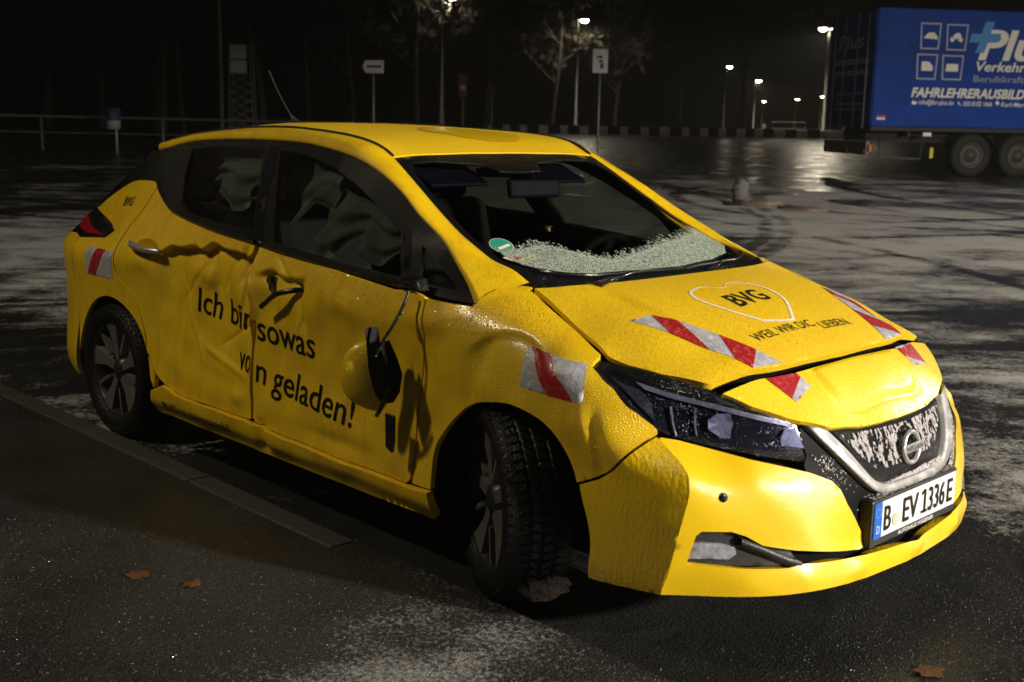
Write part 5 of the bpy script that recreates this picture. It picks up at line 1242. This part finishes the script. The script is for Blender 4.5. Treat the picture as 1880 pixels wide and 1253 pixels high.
tree(50, L_of(285, 50), 11, 'thick dark tree left of the plain post', 4, .34, 200)
tree(46, L_of(480, 46), 9.5, 'pale trunked tree right of the lattice tower', 5, .13, 800)
tree(48, L_of(330, 48), 8, 'slim tree between the thick dark tree and the plain post', 6, .12, 700)
tree(55, L_of(80, 55), 9, 'dark tree second from the left edge', 7, .2, 100)
tree(58, L_of(-30, 58), 9, 'dark tree at the very left edge', 8, .2, 100)
tree(53, L_of(180, 53), 9, 'dark tree above the litter bin', 9, .16, 100)
tree(56, L_of(560, 56), 8.5, 'dark tree left of the direction sign', 10, .14, 400)
tree(57, L_of(640, 57), 8, 'dark tree behind the direction sign', 11, .14, 200)
tree(44.5, L_of(760, 44.5), 6.6, 'bare tree left of the first street lamp, its twigs catching the light', 12, .12, 900)
tree(85, L_of(1350, 85), 9, 'dark tree among the far lights', 13, .2, 100)
tree(66, L_of(1540, 66), 7.5, 'tree half hidden behind the blue trailer', 14, .16, 500)
tree(75, L_of(1240, 75), 6, 'dim tree in the middle of the far edge', 15, .14, 100)
# ================================================================ blue trailer
MT['blue'] = mat('blue trailer skin', (.003, .045, .30), .6, spec=.15, bump=[('noise', 3, .1, .02)], var=(3, (.002, .028, .19), .42, .75))
MT['trailer_white'] = mat('white trailer print', (.72, .71, .66), .5); MT['trailer_cyan'] = mat('light blue print', (.02, .22, .55), .5); MT['grey_line'] = mat('grey print', (.34, .36, .46), .5)
MT['chassis'] = mat('dark chassis', (.016, .016, .016), .7); MT['truck_tyre'] = mat('truck tyre', (.006, .006, .006), .8); MT['truck_rim'] = mat('pale truck rim', (.045, .044, .034), .6)
TD, AL = 27.0, R(8.5)
A0 = O0+FH*TD+RH*L_of(1591, TD); A0.z = gz(TD)
u_dir = RH*math.cos(AL)+FH*math.sin(AL)
tr = tag(empty('blue_trailer', A0), 'blue box trailer with white driving school lettering parked at the right', 'trailer'); tr.rotation_euler = (0, 0, math.atan2(u_dir.y, u_dir.x))
# local: x along the side from the rear, y away from the photographer, z up from the ground
ZB, ZT, LEN = 1.12, 3.76, 13.4
mb = MB(); mb.box((0, 0, ZB), (LEN, 2.5, ZT)); box = mb.build('box', MT['blue'], tr, False, .03)
mb = MB(); mb.box((-.01, -.012, ZB-.09), (LEN, .05, ZB-.004)); mb.build('side_rail', MT['chassis'], tr)
for x in (.02, .07): pass
mb = MB(); mb.box((-.03, .02, ZB+.02), (-.005, 1.23, ZT-.04)); mb.build('rear_door', MT['blue'], box, False, .008)
mb = MB(); mb.box((-.03, 1.25, ZB+.02), (-.005, 2.48, ZT-.04)); mb.build('rear_door', MT['blue'], box, False, .008)
for y in (.35, .9, 1.6, 2.15):
    mb = MB(); mb.tube([(-.05, y, ZB-.05), (-.05, y, ZT-.08)], .018, 8); mb.build('lock_bar', MT['pole'], box, True)
def rear_fn(Q): return np.stack([-.033+0*Q[:, 0], 2.5-Q[:, 0], Q[:, 1]], -1)
def rear_text(s_, y, z, w_, h_, **k): lettering('rear_lettering', s_, rear_fn, MT['grey_line'], box, (-1, 0, 0), (y, z), w_, h_, seg=.3, off=.004, **k)
rear_text('Plus', .5, 2.92, 1.4, .34, shear=.2, bold=.02)
for z in (2.55, 2.62, 2.30, 2.36): 
    mb = MB(); mb.box((-.036, .3, z), (-.031, 2.2, z+.045)); mb.build('rear_stripe', MT['grey_line'], box)
for z in (1.85, 1.62, 1.50): 
    mb = MB(); mb.box((-.036, .5, z), (-.031, 2.0, z+.035)); mb.build('rear_stripe', MT['grey_line'], box)
def tside(Q): return np.stack([Q[:, 0], -.002+0*Q[:, 0], Q[:, 1]], -1)
PXM = TD/2127.5*1.015
def tx(u): return (u-1591)*PXM
def tz(v): return ZB+(236-v)*PXM*1.005
def ttext(s_, u, v, wpx, hpx, mt='trailer_white', **k):
    lettering('lettering', s_, tside, MT[mt], box, (0, -1, 0), (tx(u), tz(v)), wpx*PXM, hpx*PXM, seg=.5, off=.004, **k)
ttext('Plus', 1783, 115, 150, 53, shear=.22, bold=.03)
ttext('Verkehrsbildung', 1781, 136, 190, 17, shear=.2, bold=.02)
ttext('Berufskraftfahrer', 1778, 155, 150, 11, 'grey_line', shear=.0)
ttext('FAHRLEHRERAUSBILDUNG', 1662, 183, 268, 17, shear=.2, bold=.035)
ttext('info@fsr-plus.de', 1678, 196, 66, 8, bold=.01); ttext('030 8102 1666', 1763, 197, 55, 8, bold=.01); ttext('Karl-Marx-Str.', 1836, 197, 70, 8, bold=.01)
def tshape(poly, mt, nm='print', off=.004):
    o = panel(nm, [(tx(a), tz(b)) for a, b in poly], tside, MT[mt], box, (0, -1, 0), .6, 0, off=off)
ell = lambda cx, cy, rx, ry, n=18: [(cx+rx*math.cos(2*math.pi*k/n), cy+ry*math.sin(2*math.pi*k/n)) for k in range(n)]
tshape(ell(1669, 193, 7, 4), 'trailer_white'); tshape(ell(1842-14, 191, 4, 5), 'trailer_white'); tshape([(1752, 188), (1756, 187), (1756, 194), (1761, 198), (1757, 199), (1752, 194)], 'trailer_white')
cr_ = [(1767, 72), (1785, 72), (1792, 51), (1809, 51), (1803, 71), (1823, 71), (1819, 86), (1799, 87), (1793, 105), (1776, 105), (1783, 87), (1763, 87)]
tshape(cr_, 'trailer_cyan', 'plus_sign', .008)
for a, b, c, d in ((1670, 56, 1709, 101), (1719, 57, 1760, 102), (1667, 109, 1707, 153), (1715, 110, 1756, 153)):
    o = panel('icon_frame', [(tx(a+2), tz(d)), (tx(c-2), tz(d)), (tx(c), tz(b)), (tx(a), tz(b))], tside, MT['grey_line'], box, (0, -1, 0), .6, 0, holes=([(tx(a+4.5), tz(d-2.5)), (tx(c-4.5), tz(d-2.5)), (tx(c-2.5), tz(b+2.5)), (tx(a+2.5), tz(b+2.5))],), off=.004)
tshape([(1677, 82), (1681, 79), (1685, 73), (1696, 72), (1702, 78), (1704, 84), (1677, 85)], 'trailer_white', 'car_icon'); tshape(ell(1682, 85, 3.2, 3.2), 'trailer_white', 'car_icon'); tshape(ell(1698, 85, 3.2, 3.2), 'trailer_white', 'car_icon')
tshape(ell(1731, 83, 5, 5), 'trailer_white', 'motorcycle_icon'); tshape(ell(1747, 83, 5, 5), 'trailer_white', 'motorcycle_icon'); tshape([(1731, 78), (1738, 72), (1745, 72), (1749, 80), (1736, 83)], 'trailer_white', 'motorcycle_icon')
tshape([(1677, 122), (1690, 122), (1690, 126), (1696, 127), (1699, 132), (1698, 138), (1677, 138)], 'trailer_white', 'truck_icon'); tshape(ell(1682, 138, 3, 3), 'trailer_white', 'truck_icon'); tshape(ell(1694, 138, 3, 3), 'trailer_white', 'truck_icon')
tshape([(1724, 125), (1746, 125), (1747, 138), (1723, 138)], 'trailer_white', 'bus_icon'); tshape([(1726, 128), (1744, 128), (1744, 131.5), (1726, 131.5)], 'grey_line', 'bus_icon', .006)
tshape([(1601, 217), (1616, 217), (1616, 224), (1600, 224)], 'trailer_white', 'marker_plate'); 
mb = MB(); mb.box((tx(1601), -.014, tz(221)), (tx(1616), -.008, tz(217))); mb.build('marker_stripe', mat('red marker', (.5, .05, .03), .5), box)
# chassis and wheels
mb = MB()
for y in (.75, 1.75): mb.box((.2, y-.06, .78), (LEN, y+.06, ZB-.01))
for x in (1.0, 2.5, 4, 5.5): mb.box((x, .2, .9), (x+.08, 2.3, ZB-.012))
mb.build('chassis', MT['chassis'], tr)
mb = MB(); mb.box((-.06, .06, .48), (.03, 2.44, .78)); ub = mb.build('rear_bumper', mat('pale underrun bar', (.16, .15, .13), .6), tr, False, .01)
for y in (.1, 1.05, 2.15):
    mb = MB(); mb.box((-.09, y, .52), (-.058, y+.24, .60)); mb.build('rear_light', mat('dull red lamp', (.12, .01, .008), .4), ub)
mb = MB(); mb.box((-.02, -.02, .55), (.05, .06, .70)); mb.build('side_marker', mat('orange marker lens', (.5, .10, .01), .4), tr)
mb = MB(); mb.box((tx(1706), -.02, .42), (tx(1712), .02, .66)); mb.build('yellow_marker', mat('yellow reflector', (.55, .48, .02), .5), tr)
mb = MB(); mb.box((tx(1690), -.015, ZB-.20), (tx(1706), .01, ZB-.12)); mb.build('side_plate', MT['trailer_white'], tr)
mb = MB(); mb.tube([(tx(1610), .05, .95), (tx(1612), .05, .42), (tx(1690), .05, .40), (tx(1694), .05, .95)], .025, 8); mb.build('underrun_frame', mat('dull steel frame', (.05, .05, .05), .6), tr, True)
Mx = Matrix.Rotation(R(90), 4, 'X')
for i in range(3):
    xc = tx(1790)+i*1.20
    mb = MB(); mb.lathe([(.29, -.15), (.40, -.17), (.485, -.13), (.50, -.10), (.50, .10), (.485, .13), (.40, .165), (.30, .16), (.29, .1)], 40, Mx@Matrix.Translation((0, 0, 0)))
    w = mb.build('wheel', MT['truck_tyre'], tr, True); w.location = (xc, .20, .50)
    mb = MB(); mb.lathe([(.30, .13), (.275, .145), (.26, .10), (.17, .04), (.165, .09), (.10, .11), (.095, .16), (0, .17)], 32, Mx); mb.build('rim', MT['truck_rim'], w, True)
    for k in range(10):
        a = 2*math.pi*k/10; mb = MB(); mb.tube([Mx@Vector((.135*math.cos(a), .135*math.sin(a), .08)), Mx@Vector((.135*math.cos(a), .135*math.sin(a), .125))], .014, 6); mb.build('wheel_nut', MT['truck_rim'], w)
    mb = MB(); P = [(xc+.58*math.cos(R(a)), .06, .50+.56*math.sin(R(a))) for a in range(15, 166, 10)]; Q = [(x, .42, z) for x, _, z in P]
    loft('mudguard', [P, Q], MT['chassis'], tr)
# ================================================================ damp night air
hm = bpy.data.materials.new('thin night haze'); hm.use_nodes = True; hm.node_tree.nodes.clear()
_out = hm.node_tree.nodes.new('ShaderNodeOutputMaterial'); _vol = hm.node_tree.nodes.new('ShaderNodeVolumePrincipled')
_vol.inputs['Density'].default_value = .0010; _vol.inputs['Color'].default_value = (.82, .82, .78, 1); _vol.inputs['Anisotropy'].default_value = .5
hm.node_tree.links.new(_vol.outputs[0], _out.inputs['Volume'])
cn = []
for z in (-1.3, 18.0):
    for d_, l_ in ((-22, -345), (-22, 345), (430, 345), (430, -345)):
        p = O0+FH*d_+RH*l_; cn.append((p.x, p.y, z))
hz = mesh_obj('haze', cn, [(0, 1, 2, 3), (7, 6, 5, 4), (0, 4, 5, 1), (1, 5, 6, 2), (2, 6, 7, 3), (3, 7, 4, 0)], hm, None, False); hz['kind'] = 'stuff'
_bm = bmesh.new(); _bm.from_mesh(hz.data); bmesh.ops.recalc_face_normals(_bm, faces=_bm.faces); _bm.to_mesh(hz.data); _bm.free()
